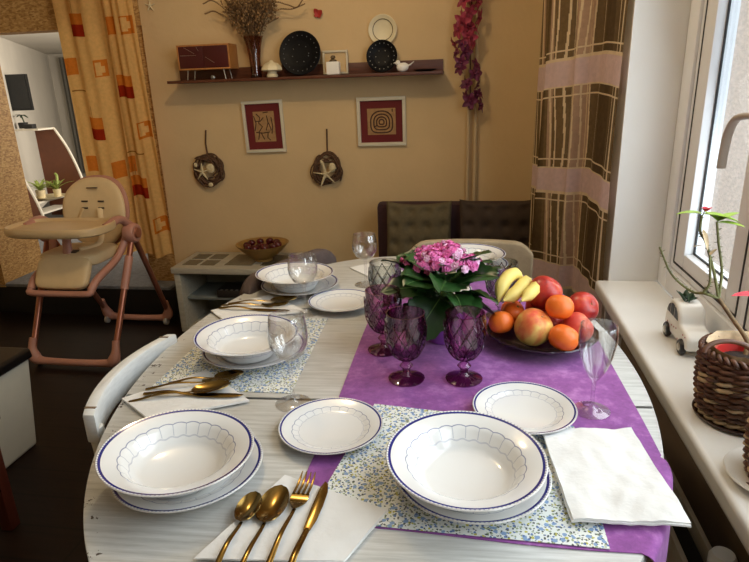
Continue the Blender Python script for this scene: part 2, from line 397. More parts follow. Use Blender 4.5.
def superblob(c, d, e=.5, nu=32, nv=16, rot=None, fn=None):
    """rounded cushion-like solid"""
    def sp(x, p): return math.copysign(abs(x)**p, x)
    vs = []; fs = []
    for j in range(nv+1):
        ph = -PI/2+PI*j/nv
        for i in range(nu):
            th = 2*PI*i/nu
            p = Vector((d[0]/2*sp(math.cos(ph), e)*sp(math.cos(th), e), d[1]/2*sp(math.cos(ph), e)*sp(math.sin(th), e), d[2]/2*sp(math.sin(ph), e)))
            if fn: p = fn(p)
            if rot is not None: p = rot @ p
            vs.append(Vector(c)+p)
    for j in range(nv):
        for i in range(nu): fs.append((j*nu+i, j*nu+(i+1) % nu, (j+1)*nu+(i+1) % nu, (j+1)*nu+i))
    g = G(); g.add(vs, fs); return g
def R(ax, deg): return Matrix.Rotation(math.radians(deg), 3, ax)

# ---------------------------------------------------------------- the room
BY = 3.3
struct('floor', G().box((-1.6, 1.0, -.05), (4.6, 4.7, .1)), m_floor, ang=0)
g = G(); g.box((-1.35, 1.05, 2.55), (4.0, 4.6, .1)); struct('ceiling', g, m_ceiling, ang=0)
struct('wall_back', G().box((-.625, BY+.06, 1.25), (2.37, .12, 2.5)), m_plaster, ang=0)
struct('wall_left', G().box((-3.1, 1.0, 1.25), (.1, 4.4, 2.5)), m_plaster, ang=0)
struct('wall_rear', G().box((-1.35, -1.25, 1.25), (3.6, .1, 2.5)), m_plaster, ang=0)
# window wall: solid run beyond the window, parapet under the sill, lintel, and the part behind the camera
g = G(); g.box((.635, 2.695, 1.25), (.30, 1.21, 2.5)); struct('wall_window_side', g, m_white_wall, ang=0)
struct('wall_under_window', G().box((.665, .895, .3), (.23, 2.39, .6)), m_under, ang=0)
g = G(); g.box((.63, .895, 2.38), (.31, 2.39, .24)); g.box((.63, -.75, 1.25), (.31, .9, 2.5)); struct('wall_right', g, m_white_wall, ang=0)
struct('windowsill', G().box((.545, .895, .6375), (.21, 2.388, .045)), m_sill, bevel=.012, bseg=3)
# window
w = G()
X0 = .645
for a, b in ((2.088, 2.002), (-.212, -.298)): w.box((X0+.035, (a+b)/2, 1.46), (.07, abs(a-b), 1.6))
w.box((X0+.035, .895, .7005), (.07, 2.212, .08)); w.box((X0+.035, .895, 2.225), (.07, 2.212, .07))
win = struct('window_1', w, m_upvc, bevel=.004)
def sash(y0, y1, name, dx=0):
    s_ = G(); z0, z1 = .742, 2.185; fw = .11
    x = X0+.038+dx
    s_.box((x, (y0+y1)/2, z0+.035), (.06, abs(y1-y0)-2*fw, .07)); s_.box((x, (y0+y1)/2, z1-.04), (.06, abs(y1-y0)-2*fw, .08))
    s_.box((x, y0-fw/2, (z0+z1)/2), (.06, fw, z1-z0)); s_.box((x, y1+fw/2, (z0+z1)/2), (.06, fw, z1-z0))
    o = part(name, s_, m_upvc, win, bevel=.006)
    k = G(); yy0, yy1 = y0-fw, y1+fw; zz0, zz1 = z0+.07, z1-.08
    for q in ((y0-.028, y0-.036), (y1+.028, y1+.036)): k.box((x-.0305, (q[0]+q[1])/2, (z0+z1)/2), (.003, .006, z1-z0-.05))
    k.box((x-.0305, (y0+y1)/2, z0+.024), (.003, abs(y1-y0)-.06, .006))
    for q in (yy0-.003, yy1+.003): k.box((x-.001, q, (zz0+zz1)/2), (.005, .005, zz1-zz0))
    k.box((x-.001, (yy0+yy1)/2, zz0+.002), (.005, abs(yy1-yy0), .005))
    part('gasket', k, m_gasket, o)
    part('glass_pane', G().box((x+.005, (yy0+yy1)/2, (zz0+zz1)/2), (.006, abs(yy1-yy0)-.002, zz1-zz0-.002)), m_pane, o, ang=0)
    return o
sash(2.0, 1.455, 'sash'); s2 = sash(1.44, .62, 'sash', -.012); sash(.605, -.21, 'sash')
# handle on the stile, lever turned sideways and bent down
hd = G(); hd.box((.634, 1.392, 1.22), (.014, .034, .14)); hd.tube([(.634, 1.392, 1.25), (.585, 1.392, 1.252)], .0115, 12)
hd.tube(spline([(.582, 1.385, 1.253), (.578, 1.42, 1.252), (.575, 1.462, 1.242), (.574, 1.488, 1.212), (.574, 1.498, 1.17), (.574, 1.50, 1.13)], 6), .0105, 10, sq=.75)
part('window_handle', hd, m_handle, win, ang=50)
# outside: wing of the house seen through the glass
struct('outside_wall', G().box((2.4, 2.42, 1.3), (3.2, .2, 5.5)), m_stucco, ang=0)
# opening to the other room: header beam, posts, board wall, raised platform
g = G(); g.box((-2.425, BY+.06, 1.80), (1.225, .12, .21)); g.box((-2.425, BY+.07, 2.21), (1.225, .10, .61)); struct('beam_header', g, m_osb, ang=0)
g = G(); g.box((-1.907, BY+.07, .8325), (.19, .1, 1.725)); struct('trim_post', g, m_osb, ang=0)
struct('wall_left_boards', G().box((-3.015, 3.385, 1.34), (.12, .37, 2.32)), m_osb, ang=0)
struct('platform', G().box((-3.85, 5.7, .09), (4.1, 4.98, .18)), m_black, ang=0)
struct('trim_platform_blanket', G().box((-3.0, 4.2, .192), (2.36, 2.0, .024)), m_carpet, bevel=.01)
def vwall(name, a, b, m, z1=1.9, th=.06, z0=.18):
    a = Vector((*a, 0)); b = Vector((*b, 0)); d = (b-a); n = Vector((-d.y, d.x, 0)).normalized()*th
    g = G(); g.add([p+Vector((0, 0, z)) for z in (z0, z1) for p in (a, b, b+n, a+n)], [(0, 1, 2, 3), (4, 5, 6, 7), (0, 1, 5, 4), (1, 2, 6, 5), (2, 3, 7, 6), (3, 0, 4, 7)])
    return struct(name, g, m, ang=0)
vwall('wall_other_room_left', (-3.13, 3.0), (-5.95, 8.15), m_room_wall)
vwall('wall_other_room_far', (-5.95, 8.1), (-1.7, 8.1), m_room_wall)
vwall('wall_other_room_right', (-1.72, 8.1), (-1.72, 3.43), m_room_wall, th=-.06)
struct('ceiling_other_room', G().box((-3.9, 5.76, 1.93), (4.6, 4.78, .06)).box((-3.6, 3.2, 1.93), (1.05, .5, .06)), m_room_wall, ang=0)

# ---------------------------------------------------------------- dining table
TX, TY, TA, TB, TR, TN = -.187, 1.2285, .537, .825, .0533, 2.08
tbl = thing('dining_table', 'oval whitewashed wooden dining table with worn edges in the middle of the room', 'table', (TX, TY, 0), TR)
SEAM = -.2115
def top_leaf(ylo, yhi):
    pts = []
    N = 160
    for k in range(N+1):
        y = ylo+(yhi-ylo)*(.5-.5*math.cos(PI*k/N))
        q = max(0, 1-abs(y/TB)**TN); pts.append((TA*q**(1/TN), y))
    poly = [(x, y) for x, y in pts]+[(-x, y) for x, y in pts[::-1] if x > 1e-5]
    return G().prism(poly, .03, lambda a, b, c: Vector((a, b, .72+c)))
part('tabletop', top_leaf(SEAM+.0012, TB-1e-4), m_table, tbl, bevel=.003)
part('tabletop_leaf', top_leaf(-TB+1e-4, SEAM-.0012), m_table, tbl, bevel=.003)
g = G()
for sx in (-1, 1): g.box((sx*.26, 0, .69), (.025, .8, .06))
for sy in (-1, 1): g.box((0, sy*.4, .69), (.50, .025, .06))
part('apron', g, m_whitewood, tbl, bevel=.003)
part('pedestal', G().lathe([(0, .05), (.075, .05), (.085, .09), (.06, .16), (.05, .30), (.065, .45), (.055, .58), (.09, .66), (.16, .70), (.16, .72), (0, .72)], 28), m_whitewood, tbl)
for k in range(4):
    a = PI/4+k*PI/2; c, d = math.cos(a), math.sin(a)
    part('foot', G().tube([(c*.05, d*.05, .10), (c*.16, d*.16, .085), (c*.27, d*.27, .04), (c*.33, d*.33, .02)], [.04, .034, .026, .019], 12), m_whitewood, tbl)
# runner, draped where it leaves the table
def ell_d(x, y):
    c, s = math.cos(TR), math.sin(TR); u = (x-TX)*c+(y-TY)*s; v = -(x-TX)*s+(y-TY)*c
    return (abs(u/TA)**TN+abs(v/TB)**TN)**(1/TN)
def drape(x, y, z):
    d = ell_d(x, y)
    if d <= .995: return Vector((x, y, z))
    ux, uy = (x-TX), (y-TY); ex, ey = TX+ux/d*.997, TY+uy/d*.997
    over = math.hypot(x-ex, y-ey); ox, oy = (x-ex)/max(over, 1e-6), (y-ey)/max(over, 1e-6)
    a = min(over, .012); rest = over-a
    out = .012*math.sin(a/.012*PI/2)+rest*.10+.004
    drop = .012*(1-math.cos(a/.012*PI/2))+rest*.985
    return Vector((ex+ox*out, ey+oy*out, z-drop))
def runner(u, v):
    x = -.256+.556*u+.012*(1-v)*u+.004*math.sin(v*9); y = .664+1.40*v+.004*math.sin(u*7)
    return drape(x, y, .7522+.0006*math.sin(u*31)*math.sin(v*47))
solo('table_runner', G().sheet(120, 260, runner), m_purple, 'mottled purple cloth runner lying lengthwise on the table and hanging over its near corner', 'table runner', (0, 0, 0), solid=.0012, ang=60)
# placemats
def quad(p00, p10, p11, p01, z, fn=None):
    def f(u, v):
        a = Vector(p00).lerp(Vector(p10), u); b = Vector(p01).lerp(Vector(p11), u); p = a.lerp(b, v)
        return Vector((p.x, p.y, z+(fn(u, v) if fn else 0)))
    return f
solo('placemat', G().sheet(8, 8, quad((-.224, .671), (.188, .663), (.188, .958), (-.177, .999), .7546)), m_floral, 'floral placemat on the purple runner under the nearest soup plate', 'placemat', solid=.001)
solo('placemat', G().sheet(8, 8, quad((-.658, 1.022), (-.354, 1.029), (-.372, 1.432), (-.655, 1.424), .7516)), m_floral, 'floral placemat on bare wood at the left side of the table', 'placemat', solid=.001)
# ---------------------------------------------------------------- crockery
DIN = [(0, .004), (.066, .004), (.068, 0), (.074, 0), (.078, .006), (.098, .015), (.117, .021), (.1185, .0225), (.117, .0238), (.098, .0185), (.080, .0105), (.074, .008), (0, .008)]
SOU = [(0, .004), (.052, .004), (.054, 0), (.060, 0), (.066, .008), (.080, .030), (.086, .036), (.117, .0455), (.1185, .047), (.117, .0482), (.089, .040), (.081, .034), (.068, .014), (.056, .0085), (0, .0075)]
DES = [(0, .003), (.050, .003), (.052, 0), (.058, 0), (.061, .005), (.077, .012), (.0925, .0165), (.0935, .0175), (.0925, .0185), (.077, .0150), (.062, .009), (.057, .007), (0, .0065)]
def plate(name, prof, r, label, cat, x, y, z, tilt=(0, 0), rz=0, group=None):
    if name not in plate.me: plate.me[name] = G().lathe(prof, 72).mesh(name, m_china, ang=50)
    o = link(name, plate.me[name], None, (x, y, z)); o.rotation_euler = (math.radians(tilt[0]), math.radians(tilt[1]), rz); o['plate_radius'] = r
    return tag(o, label, cat, group)
plate.me = {}
places = [(.002, .772, .7556, 'nearest the camera on the purple runner', 'closest', (2, 1)),
          (-.447, .748, .7502, 'at the left front, on bare wood', 'left', (-2.2, 2.5)),
          (-.496, 1.190, .7526, 'on the left floral placemat', 'mid', (-.5, 1)),
          (-.520, 1.660, .7502, 'at far left, beside the dark chair', 'far', (-1.5, 0)),
          (.0, 1.885, .7536, 'at the far end, behind the flowers', 'end', (0, 0))]
for x, y, z, where, k, tl in places:
    plate('dinner_plate', DIN, .1185, 'flat white blue-rimmed dinner plate under a soup plate '+where, 'plate', x+.006, y+.006, z, (0, 0), .3, 'blue-rimmed dinner plates')
    plate('soup_plate', SOU, .1185, 'deep white blue-rimmed soup plate stacked '+where, 'soup plate', x-.004, y-.008, z+.0125, tl, 1.1*x, 'blue-rimmed soup plates')
for x, y, z, lab in ((-.240, .899, .7504, 'small white blue-rimmed dessert plate on bare wood, right of the left front soup plate'), (.103, .987, .7556, 'small white blue-rimmed dessert plate on the purple runner beside the white folded napkin'),
                     (-.357, 1.535, .7504, 'small white blue-rimmed dessert plate near the wine glass by the far left setting'), (-.085, 1.635, .7538, 'white plate at the far end of the runner, behind the flower pot leaves')):
    plate('dessert_plate', DES, .0935, lab, 'dessert plate', x, y, z, (0, 0), .5, 'blue-rimmed dessert plates')
# ---------------------------------------------------------------- napkins
def napkin(p00, p10, p11, p01, z, th, label, droop=None, layers=3, amp=.0012, seed=0):
    g = G()
    c = (Vector(p00)+Vector(p10)+Vector(p11)+Vector(p01))/4
    for L in range(layers):
        sc_ = 1-.012*L; rot = Matrix.Rotation(.012*(L-1), 2)
        Q = [c+rot @ ((Vector(p)-c)*sc_) for p in (p00, p10, p11, p01)]
        zz = z+th*L/layers
        def wob(u, v): return amp*(noise.noise((u*3+seed, v*3, L*.2))+.6*noise.noise((u*8, v*8+seed, L*.2)))+amp
        def top(u, v, Q=Q, zz=zz):
            p = quad(*Q, zz+th/layers*.85, wob)(u, v); return droop(p) if droop else p
        def bot(u, v, Q=Q, zz=zz):
            p = quad(*Q, zz, wob)(u, v); return droop(p) if droop else p
        N = 28
        vs = [top(i/N, j/N) for j in range(N+1) for i in range(N+1)]+[bot(i/N, j/N) for j in range(N+1) for i in range(N+1)]
        o = (N+1)**2; fs = []
        for j in range(N):
            for i in range(N):
                a, b, cc, d = j*(N+1)+i, j*(N+1)+i+1, (j+1)*(N+1)+i+1, (j+1)*(N+1)+i; fs += [(a, b, cc, d), (a+o, d+o, cc+o, b+o)]
        per = [i for i in range(N+1)]+[j*(N+1)+N for j in range(1, N+1)]+[N*(N+1)+i for i in range(N-1, -1, -1)]+[j*(N+1) for j in range(N-1, 0, -1)]
        for a, b in zip(per, per[1:]+per[:1]): fs.append((a, a+o, b+o, b))
        g.add(vs, fs)
    return solo('napkin', g, m_napkin, label, 'napkin', (0, 0, 0), group='white folded napkins', ang=50)
def nd(p):
    d = ell_d(p.x, p.y)
    return Vector((p.x, p.y, p.z-.10*max(0, d-1.0)**1.5))
napkin((.146, .699), (.303, .712), (.280, .944), (.126, .925), .7562, .0065, 'thick white folded napkin on the purple runner right of the nearest soup plate', nd, 2, .0042, 3)
napkin((-.352, .577), (-.153, .598), (-.110, .702), (-.285, .764), .7526, .003, 'white napkin under four upright gold cutlery pieces at the near edge', None, 2, .0012, 5)
napkin((-.590, .895), (-.425, .985), (-.570, 1.105), (-.690, .965), .7532, .003, 'white napkin under crossed gold cutlery between the two left floral settings', None, 2, .0010, 8)
napkin((-.655, 1.395), (-.436, 1.467), (-.588, 1.598), (-.715, 1.455), .7532, .003, 'white napkin under gold cutlery at the far left, before the far soup plate', None, 2, .0010, 11)
napkin((-.29, 1.76), (-.215, 1.86), (-.31, 1.97), (-.405, 1.89), .7506, .003, 'white napkin lying at the far end of the table behind the wine glass', None, 2, .0010, 14)
# ---------------------------------------------------------------- cutlery (lying along +Y, head at +Y)
def handle(L, y0, w0, w1, z=.003):
    n = 14; g = G()
    pts = [(0, y0+(L)*k/n, z+.006*math.sin(PI*k/n)**2) for k in range(n+1)]
    ws = [w0*(.75 if k == 0 else 1)+(w1-w0)*((k/n)**.7) for k in range(n+1)]
    g.tube(pts, ws, 10, sq=.42); return g
def spoon_bowl(y0, L, W):
    def f(u, v):
        t = -1+2*v; a = (u-.5)*2; w = W/2*math.sqrt(max(0, 1-t*t))*(1-.05*t); q = a*w
        return Vector((q, y0+L*v, .008-.007*(1-t*t)*(1-a*a)+.002*v))
    return G().sheet(10, 18, f)
def cutlery(kind, label, x, y, rz, z, tilt=0, group=None, s=1.0):
    if kind not in cutlery.src:
        t = thing(kind, label, 'cutlery' if 0 else kind.replace('_', ' '))
        if kind in ('tablespoon', 'teaspoon'):
            k = 1 if kind == 'tablespoon' else .78
            part('handle', handle(.125*k, -.10*k, .0052, .0026), m_gold, t); part('bowl', spoon_bowl(.022*k, .078*k, .043*k if k == 1 else .034), m_gold, t, solid=-.0014, ang=60)
        elif kind == 'fork':
            part('handle', handle(.118, -.10, .0052, .0026), m_gold, t)
            def rt_(u, v): w = (.0028+.0105*min(1, v*1.6)**.8); return Vector(((u-.5)*2*w, .016+.034*v, .008-.005*math.sin(PI*v*.8)))
            part('head', G().sheet(8, 10, rt_), m_gold, t, solid=-.0016, ang=60)
            for q in (-.0108, -.0036, .0036, .0108):
                part('tine', G().tube([(q, .0485, .0054), (q, .065, .0048), (q, .083, .0075), (q*.96, .094, .0115)], [.0023, .0021, .0017, .0008], 8, sq=.6), m_gold, t)
        else:
            part('handle', handle(.105, -.10, .0058, .0042, .0035), m_gold, t)
            poly = [(-.005, 0), (.005, 0), (.0085, .02), (.0095, .05), (.0085, .082), (.004, .100), (-.002, .106), (-.006, .09), (-.0065, .04)]
            part('blade', G().prism(poly, .0018, lambda a, b, c: Vector((a, b+.002, .003+c))), m_gold, t, bevel=.0006, ang=30)
        cutlery.src[kind] = t
    else: t = dup(cutlery.src[kind], (0, 0, 0), 0, label)
    t.location = (x, y, z); t.rotation_euler = (math.radians(tilt), 0, rz); t['group'] = group; t.scale = (s, s, s)
    return t
cutlery.src = {}
NZ = .7572
grp = 'gold cutlery at the near setting'
cutlery('teaspoon', 'gold teaspoon, leftmost piece on the near napkin', -.3125, .628, -.02, NZ, group=grp)
cutlery('tablespoon', 'large gold spoon second from left on the near napkin', -.279, .625, -.02, NZ, group=grp)
cutlery('fork', 'gold fork between spoon and knife on the near napkin', -.2455, .665, -.03, NZ, group=grp)
cutlery('table_knife', 'gold knife, rightmost piece on the near napkin', -.2155, .640, -.03, NZ, group=grp)
def along(kind, label, a, b, z, tilt=0, grp=None):
    a = Vector((*a, 0)); b = Vector((*b, 0)); d = b-a; L = {'teaspoon': .148, 'tablespoon': .190, 'fork': .194, 'table_knife': .208}[kind]
    off = {'teaspoon': .078, 'tablespoon': .1, 'fork': .1, 'table_knife': .1}[kind]; d.normalize()
    mid = (a+b)/2; base = mid-d*(L/2)+d*off
    cutlery(kind, label, base.x, base.y, math.atan2(-d.x, d.y), z, tilt, grp)
grp = 'gold cutlery at the left middle setting'
along('table_knife', 'gold knife lying under crossed cutlery on the left middle napkin', (-.652, .982), (-.439, .995), NZ, 0, grp)
along('tablespoon', 'large gold spoon nearest the left front plate on the left middle napkin', (-.665, .955), (-.489, 1.019), NZ+.001, 2.5, grp)
along('fork', 'gold fork crossing over the spoon on the left middle napkin', (-.655, 1.004), (-.472, 1.055), NZ+.003, 2.5, grp)
along('teaspoon', 'gold teaspoon farthest back on the left middle napkin', (-.61, 1.036), (-.492, 1.074), NZ, 1, grp)
grp = 'gold cutlery at the far left setting'
along('table_knife', 'gold knife in front on the far left napkin', (-.694, 1.467), (-.484, 1.459), NZ, 0, grp)
along('fork', 'gold fork in the middle on the far left napkin', (-.690, 1.488), (-.505, 1.504), NZ, 0, grp)
along('tablespoon', 'gold spoon beside the fork on the far left napkin', (-.675, 1.508), (-.50, 1.534), NZ+.002, 2, grp)
# ---------------------------------------------------------------- glasses
def goblet_mesh():
    NS = 12
    def facet(t, z, j, k):
        if j in range(10, 16): return 1+(.05 if (j+k) % 2 else -.075)
        return 1
    prof = [(0, 0), (.0375, 0), (.0385, .0025), (.030, .006), (.012, .010), (.0075, .016), (.0085, .024), (.0145, .031), (.0085, .038), (.009, .044), (.0235, .053), (.034, .069), (.0395, .086), (.0415, .104), (.0415, .120), (.0405, .134), (.0400, .143), (.0402, .1485), (.0375, .1485), (.0372, .140), (.0378, .117), (.0370, .092), (.030, .068), (.018, .056), (0, .053)]
    g = G(); g.lathe(prof, 18, fn=facet)
    rp = spline([Vector((r, 0, z)) for r, z in prof[9:16]], 6)
    for s in (-1, 1):
        for k in range(10):
            pts = []
            for i, p in enumerate(rp):
                a = 2*PI*k/10+s*(p.z-.046)*2*PI/10/.043; r = p.x*1.025; pts.append((r*math.cos(a), r*math.sin(a), p.z))
            g.tube(pts, .00115, 5, mi=1)
    return g
def goblet(name, m, label, x, y, z, first, rz=0, grp=None):
    if first not in goblet.me: goblet.me[first] = goblet_mesh().mesh(name, [m, m_goblet_ridge if first == 'p' else m_smoke_ridge], ang=25)
    o = link(name, goblet.me[first], None, (x, y, z)); o.rotation_euler = (0, 0, rz); return tag(o, label, 'goblet', grp)
goblet.me = {}
RZ = .7536
goblet('goblet', m_goblet, 'purple pressed-glass goblet, right one of the front pair before the flower pot', -.0075, 1.120, RZ, 'p', .1, 'purple goblets on the runner')
goblet('goblet', m_goblet, 'purple pressed-glass goblet, left one of the front pair on the runner', -.1265, 1.110, RZ, 'p', .4, 'purple goblets on the runner')
goblet('goblet', m_goblet, 'purple pressed-glass goblet standing behind the front pair, left of the flower pot', -.193, 1.246, RZ, 'p', .2, 'purple goblets on the runner')
goblet('goblet', m_smoke, 'smoky clear pressed-glass goblet behind the purple goblet, left of the flowers', -.219, 1.462, RZ, 's', 0, 'smoky goblets on the runner')
goblet('goblet', m_smoke, 'smoky clear pressed-glass goblet right of the flowers, behind the bananas', .082, 1.482, RZ, 's', .3, 'smoky goblets on the runner')
def wine(label, x, y, z, kind, s=1, sxy=None):
    if kind not in wine.me:
        if kind == 'round': b = [(.0042, .088), (.012, .091), (.026, .102), (.0345, .120), (.0365, .138), (.0345, .158), (.0315, .176), (.0303, .176), (.0333, .158), (.0352, .138), (.0333, .121), (.025, .104), (.011, .0935), (0, .092)]
        else: b = [(.0042, .062), (.010, .068), (.020, .086), (.029, .112), (.0335, .140), (.0335, .160), (.0315, .172), (.0302, .172), (.0323, .160), (.0322, .140), (.0278, .113), (.0188, .088), (.009, .071), (0, .068)]
        h = b[0][1]
        prof = [(0, 0), (.033, 0), (.0335, .001), (.02, .0035), (.006, .008), (.0036, .016), (.0033, h*.6)]+b
        wine.me[kind] = G().lathe(prof, 40).mesh('wine_glass', m_wine, ang=60)
    o = link('wine_glass', wine.me[kind], None, (x, y, z)); o.scale = (sxy or s, sxy or s, s)
    return tag(o, label, 'wine glass', 'clear stemmed wine glasses')
wine.me = {}
wine('clear wine glass standing between the left floral mat and the front dessert plate', -.338, .992, .7503, 'round', 1.06)
wine('clear wine glass before the far left soup plate', -.442, 1.468, .7518, 'round', .94, 1.12)
wine('clear wine glass near the far end of the table, before the olive cushion', -.318, 1.722, .7503, 'round', .92, 1.06)
wine('clear tulip-shaped glass on the runner right of the fruit platter', .228, 1.017, RZ, 'tulip', 1)

# ---------------------------------------------------------------- flowering pot plant
def leaf_grid(L, W, fold=.25, droop=.3, scallop=0, nu=8, nv=14, wave=0):
    """leaf along +Y from origin, tip at L, drooping by `droop` (fraction of L)"""
    def f(u, v):
        a = (u-.5)*2; w = W/2*(math.sin(PI*min(1, v**.8))**.6 if 0 < v < 1 else 0)*(1-.15*v)
        if scallop: w *= 1+.10*math.sin(v*scallop*PI)*abs(a)
        x = a*w; z = fold*abs(x)-droop*L*v*v+wave*math.sin(v*9+a*2)*abs(a)
        return Vector((x, L*v, z))
    return f
def place_leaf(base, az, el, roll=0):
    return Matrix.Translation(Vector(base)) @ Matrix.Rotation(az-PI/2, 4, 'Z') @ Matrix.Rotation(el, 4, 'X') @ Matrix.Rotation(roll, 4, 'Y')
PX, PY = -.058, 1.325
t = thing('flowering_pot_plant', 'pink-flowering pot plant with big dark leaves in a ribbed purple pot on the runner', 'potted plant', (PX, PY, .7536))
def rib(a, z, j, k): return 1+(.012*math.cos(a*36) if .006 < z < .075 else 0)
part('pot', G().lathe([(0, 0), (.040, 0), (.042, .003), (.051, .078), (.0535, .080), (.0535, .088), (.0505, .088), (.048, .07), (0, .07)], 144, fn=rib), m_potpurple, t)
part('soil', G().lathe([(0, .070), (.0485, .0705), (.03, .075), (0, .077)], 24), m_soil, t)
rnd = random.Random(4)
LV = []   # azimuth deg, elevation deg, length, width, base z, droop
for az, el, L, W, bz, dr in [(-97, 4, .125, .10, .115, .85), (-62, 18, .105, .07, .12, .5), (-20, 20, .12, .085, .115, .35), (15, 28, .11, .08, .125, .3), (-40, 35, .115, .085, .145, .35), (-140, 20, .125, .08, .125, .35),
                         (-165, 18, .125, .08, .12, .3), (175, 26, .12, .08, .14, .3), (145, 25, .10, .075, .12, .3), (60, 25, .10, .07, .12, .3), (100, 25, .10, .07, .12, .3), (-120, 40, .105, .08, .15, .4), (-80, 42, .095, .07, .155, .45),
                         (-10, 42, .10, .075, .155, .3), (-175, 42, .10, .075, .16, .35), (120, 45, .09, .07, .15, .3), (40, 45, .09, .07, .15, .3), (-95, 60, .07, .05, .165, .4), (-30, 60, .075, .05, .17, .3), (-150, 60, .08, .05, .17, .3), (-5, 8, .135, .075, .10, .25), (-125, 5, .11, .07, .095, .45), (-70, 30, .10, .09, .15, .5), (-20, 50, .09, .085, .165, .4), (-135, 50, .09, .085, .165, .4), (-170, 45, .10, .085, .16, .4), (-108, 45, .10, .09, .15, .62), (-45, 10, .10, .085, .11, .45)]:
    az = math.radians(az+rnd.uniform(-14, 14)); el_ = math.radians(el+rnd.uniform(-14, 16)); dr *= rnd.uniform(.7, 1.35); L *= rnd.uniform(.82, 1.08)
    g = G().sheet(10, 18, leaf_grid(L, W*1.22, .22, dr, 11, wave=.004), mi=0)
    vein = G().tube([(0, L*v, .0012-dr*L*v*v) for v in [i/8*.95 for i in range(9)]], [.0016*(1-i/9.5) for i in range(9)], 6, mi=1)
    stem = G().tube([(0, -.04, -.03), (0, -.02, -.006), (0, .004, 0)], .0024, 6, mi=1)
    for q in (vein, stem): g.add(q.v, q.f, q.mi)
    g.xf(place_leaf((.028*math.cos(az), .028*math.sin(az), bz), az, el_, rnd.uniform(-.6, .6)))
    part('leaf', g, [m_leaf, m_leafvein], t, ang=60)
stems = G()
heads = [(-.068, -.012, .196), (-.026, -.026, .212), (.018, -.014, .220), (.054, -.024, .200), (.004, .03, .216), (-.042, .025, .205), (-.046, -.034, .192), (-.004, -.042, .200), (.036, -.042, .198)]
for hx, hy, hz in heads: stems.tube(spline([(hx*.1, hy*.1, .075), (hx*.5, hy*.5, .15), (hx, hy, hz-.012)], 5), .0022, 6)
part('flower_stems', stems, m_leafvein, t)
def rosette(r):
    g = G(); core = superblob((0, 0, r*.25), (r*.8, r*.8, r*.8), 1, 8, 5); g.add(core.v, core.f, 0)
    for ring, (n, el, s) in enumerate(((7, 12, 1), (6, 42, .85), (4, 68, .6))):
        for k in range(n):
            q = G().sheet(3, 4, leaf_grid(r*s, r*.95*s, .3, .15), mi=0); q.xf(place_leaf((0, 0, r*.12*ring), 2*PI*(k+.5*ring)/n, math.radians(el))); g.add(q.v, q.f, q.mi)
    return g
fm = [rosette(.0125).mesh('flower', m_pink, ang=60), rosette(.0115).mesh('flower', m_pinkpale, ang=60)]
for hx, hy, hz in heads:
    for k in range(11):
        a = k*2.4; q = math.sqrt((k+.4)/11); d = Vector((q*math.cos(a), q*math.sin(a), .55-.7*q*q))
        o = link('flower', fm[1 if rnd.random() < .22 else 0], t, Vector((hx, hy, hz))+Vector((d.x*.029, d.y*.029, d.z*.020)))
        o.rotation_euler = (d+Vector((0, 0, .35))).to_track_quat('Z', 'Y').to_euler(); s = rnd.uniform(.8, 1.15); o.scale = (s, s, s)
# ---------------------------------------------------------------- fruit platter
FX, FY = .168, 1.322
solo('fruit_platter', G().lathe([(0, .002), (.05, 0), (.055, .002), (.09, .010), (.122, .026), (.128, .030), (.126, .0325), (.119, .030), (.088, .0145), (.05, .007), (0, .006)], 48, fn=lambda a, z, j, k: 1+.012*math.cos(a*16) if z > .02 else 1),
     m_platter, 'dark purple scalloped platter heaped with fruit on the runner', 'platter', (FX, FY, RZ))
def nect(r, name, m, lab, x, y, z, rot, cat, grp, stem=True):
    def cr(a, zz, j, k): return 1-.055*math.exp(-((math.atan2(math.sin(a), math.cos(a)))/.28)**2)
    prof = [(0, -r*.93), (r*.3, -r*.94), (r*.62, -r*.78), (r*.88, -r*.45), (r*1.0, 0), (r*.97, r*.32), (r*.82, r*.64), (r*.55, r*.86), (r*.28, r*.93), (r*.12, r*.88), (0, r*.80)]
    prof = [(max(0, p.x), p.z) for p in spline([Vector((a, 0, b)) for a, b in prof], 3)]; prof[0] = (0, prof[0][1]); prof[-1] = (0, prof[-1][1])
    t = thing(name, lab, cat, (x, y, z), 0, grp); t.rotation_euler = rot
    part('skin', G().lathe(prof, 40, fn=cr), m, t, ang=80)
    if stem: part('stem_hollow', G().lathe([(0, r*.80), (r*.07, r*.815), (r*.04, r*.85), (0, r*.85)], 10), m_calyx, t)
    return t
def mand(r, lab, x, y, z, rot):
    prof = [(0, -r*.78), (r*.2, -r*.82), (r*.6, -r*.72), (r*.9, -r*.4), (r, 0), (r*.93, r*.38), (r*.66, r*.72), (r*.3, r*.86), (r*.08, r*.84), (0, r*.82)]
    prof = [(max(0, p.x), p.z) for p in spline([Vector((a, 0, b)) for a, b in prof], 3)]; prof[0] = (0, prof[0][1]); prof[-1] = (0, prof[-1][1])
    t = thing('mandarin', lab, 'mandarin', (x, y, z), 0, 'mandarins on the platter'); t.rotation_euler = rot
    part('peel', G().lathe(prof, 36, fn=lambda a, z, j, k: 1+.01*math.cos(a*9)), m_mand, t, ang=80)
    part('calyx', G().lathe([(0, r*.81), (r*.13, r*.84), (r*.10, r*.88), (0, r*.89)], 5), m_calyx, t)
G2 = 'nectarines on the platter'
nect(.0395, 'nectarine', m_nect, 'dark red nectarine on top of the fruit heap', .173, 1.345, .868, (.4, -.3, 2.2), 'nectarine', G2)
nect(.042, 'peach', m_peach, 'large yellow and red peach at the front centre of the platter', .143, 1.268, .812, (.5, .3, .6), 'peach', G2)
nect(.037, 'nectarine', m_nect, 'red nectarine at the right rear of the heap, beside the windowsill', .258, 1.342, .834, (.9, .5, .4), 'nectarine', G2)
nect(.0355, 'nectarine', m_nectpink, 'pinkish orange nectarine at the right front edge of the platter, behind a mandarin', .240, 1.285, .806, (.7, .5, 1.2), 'nectarine', G2)
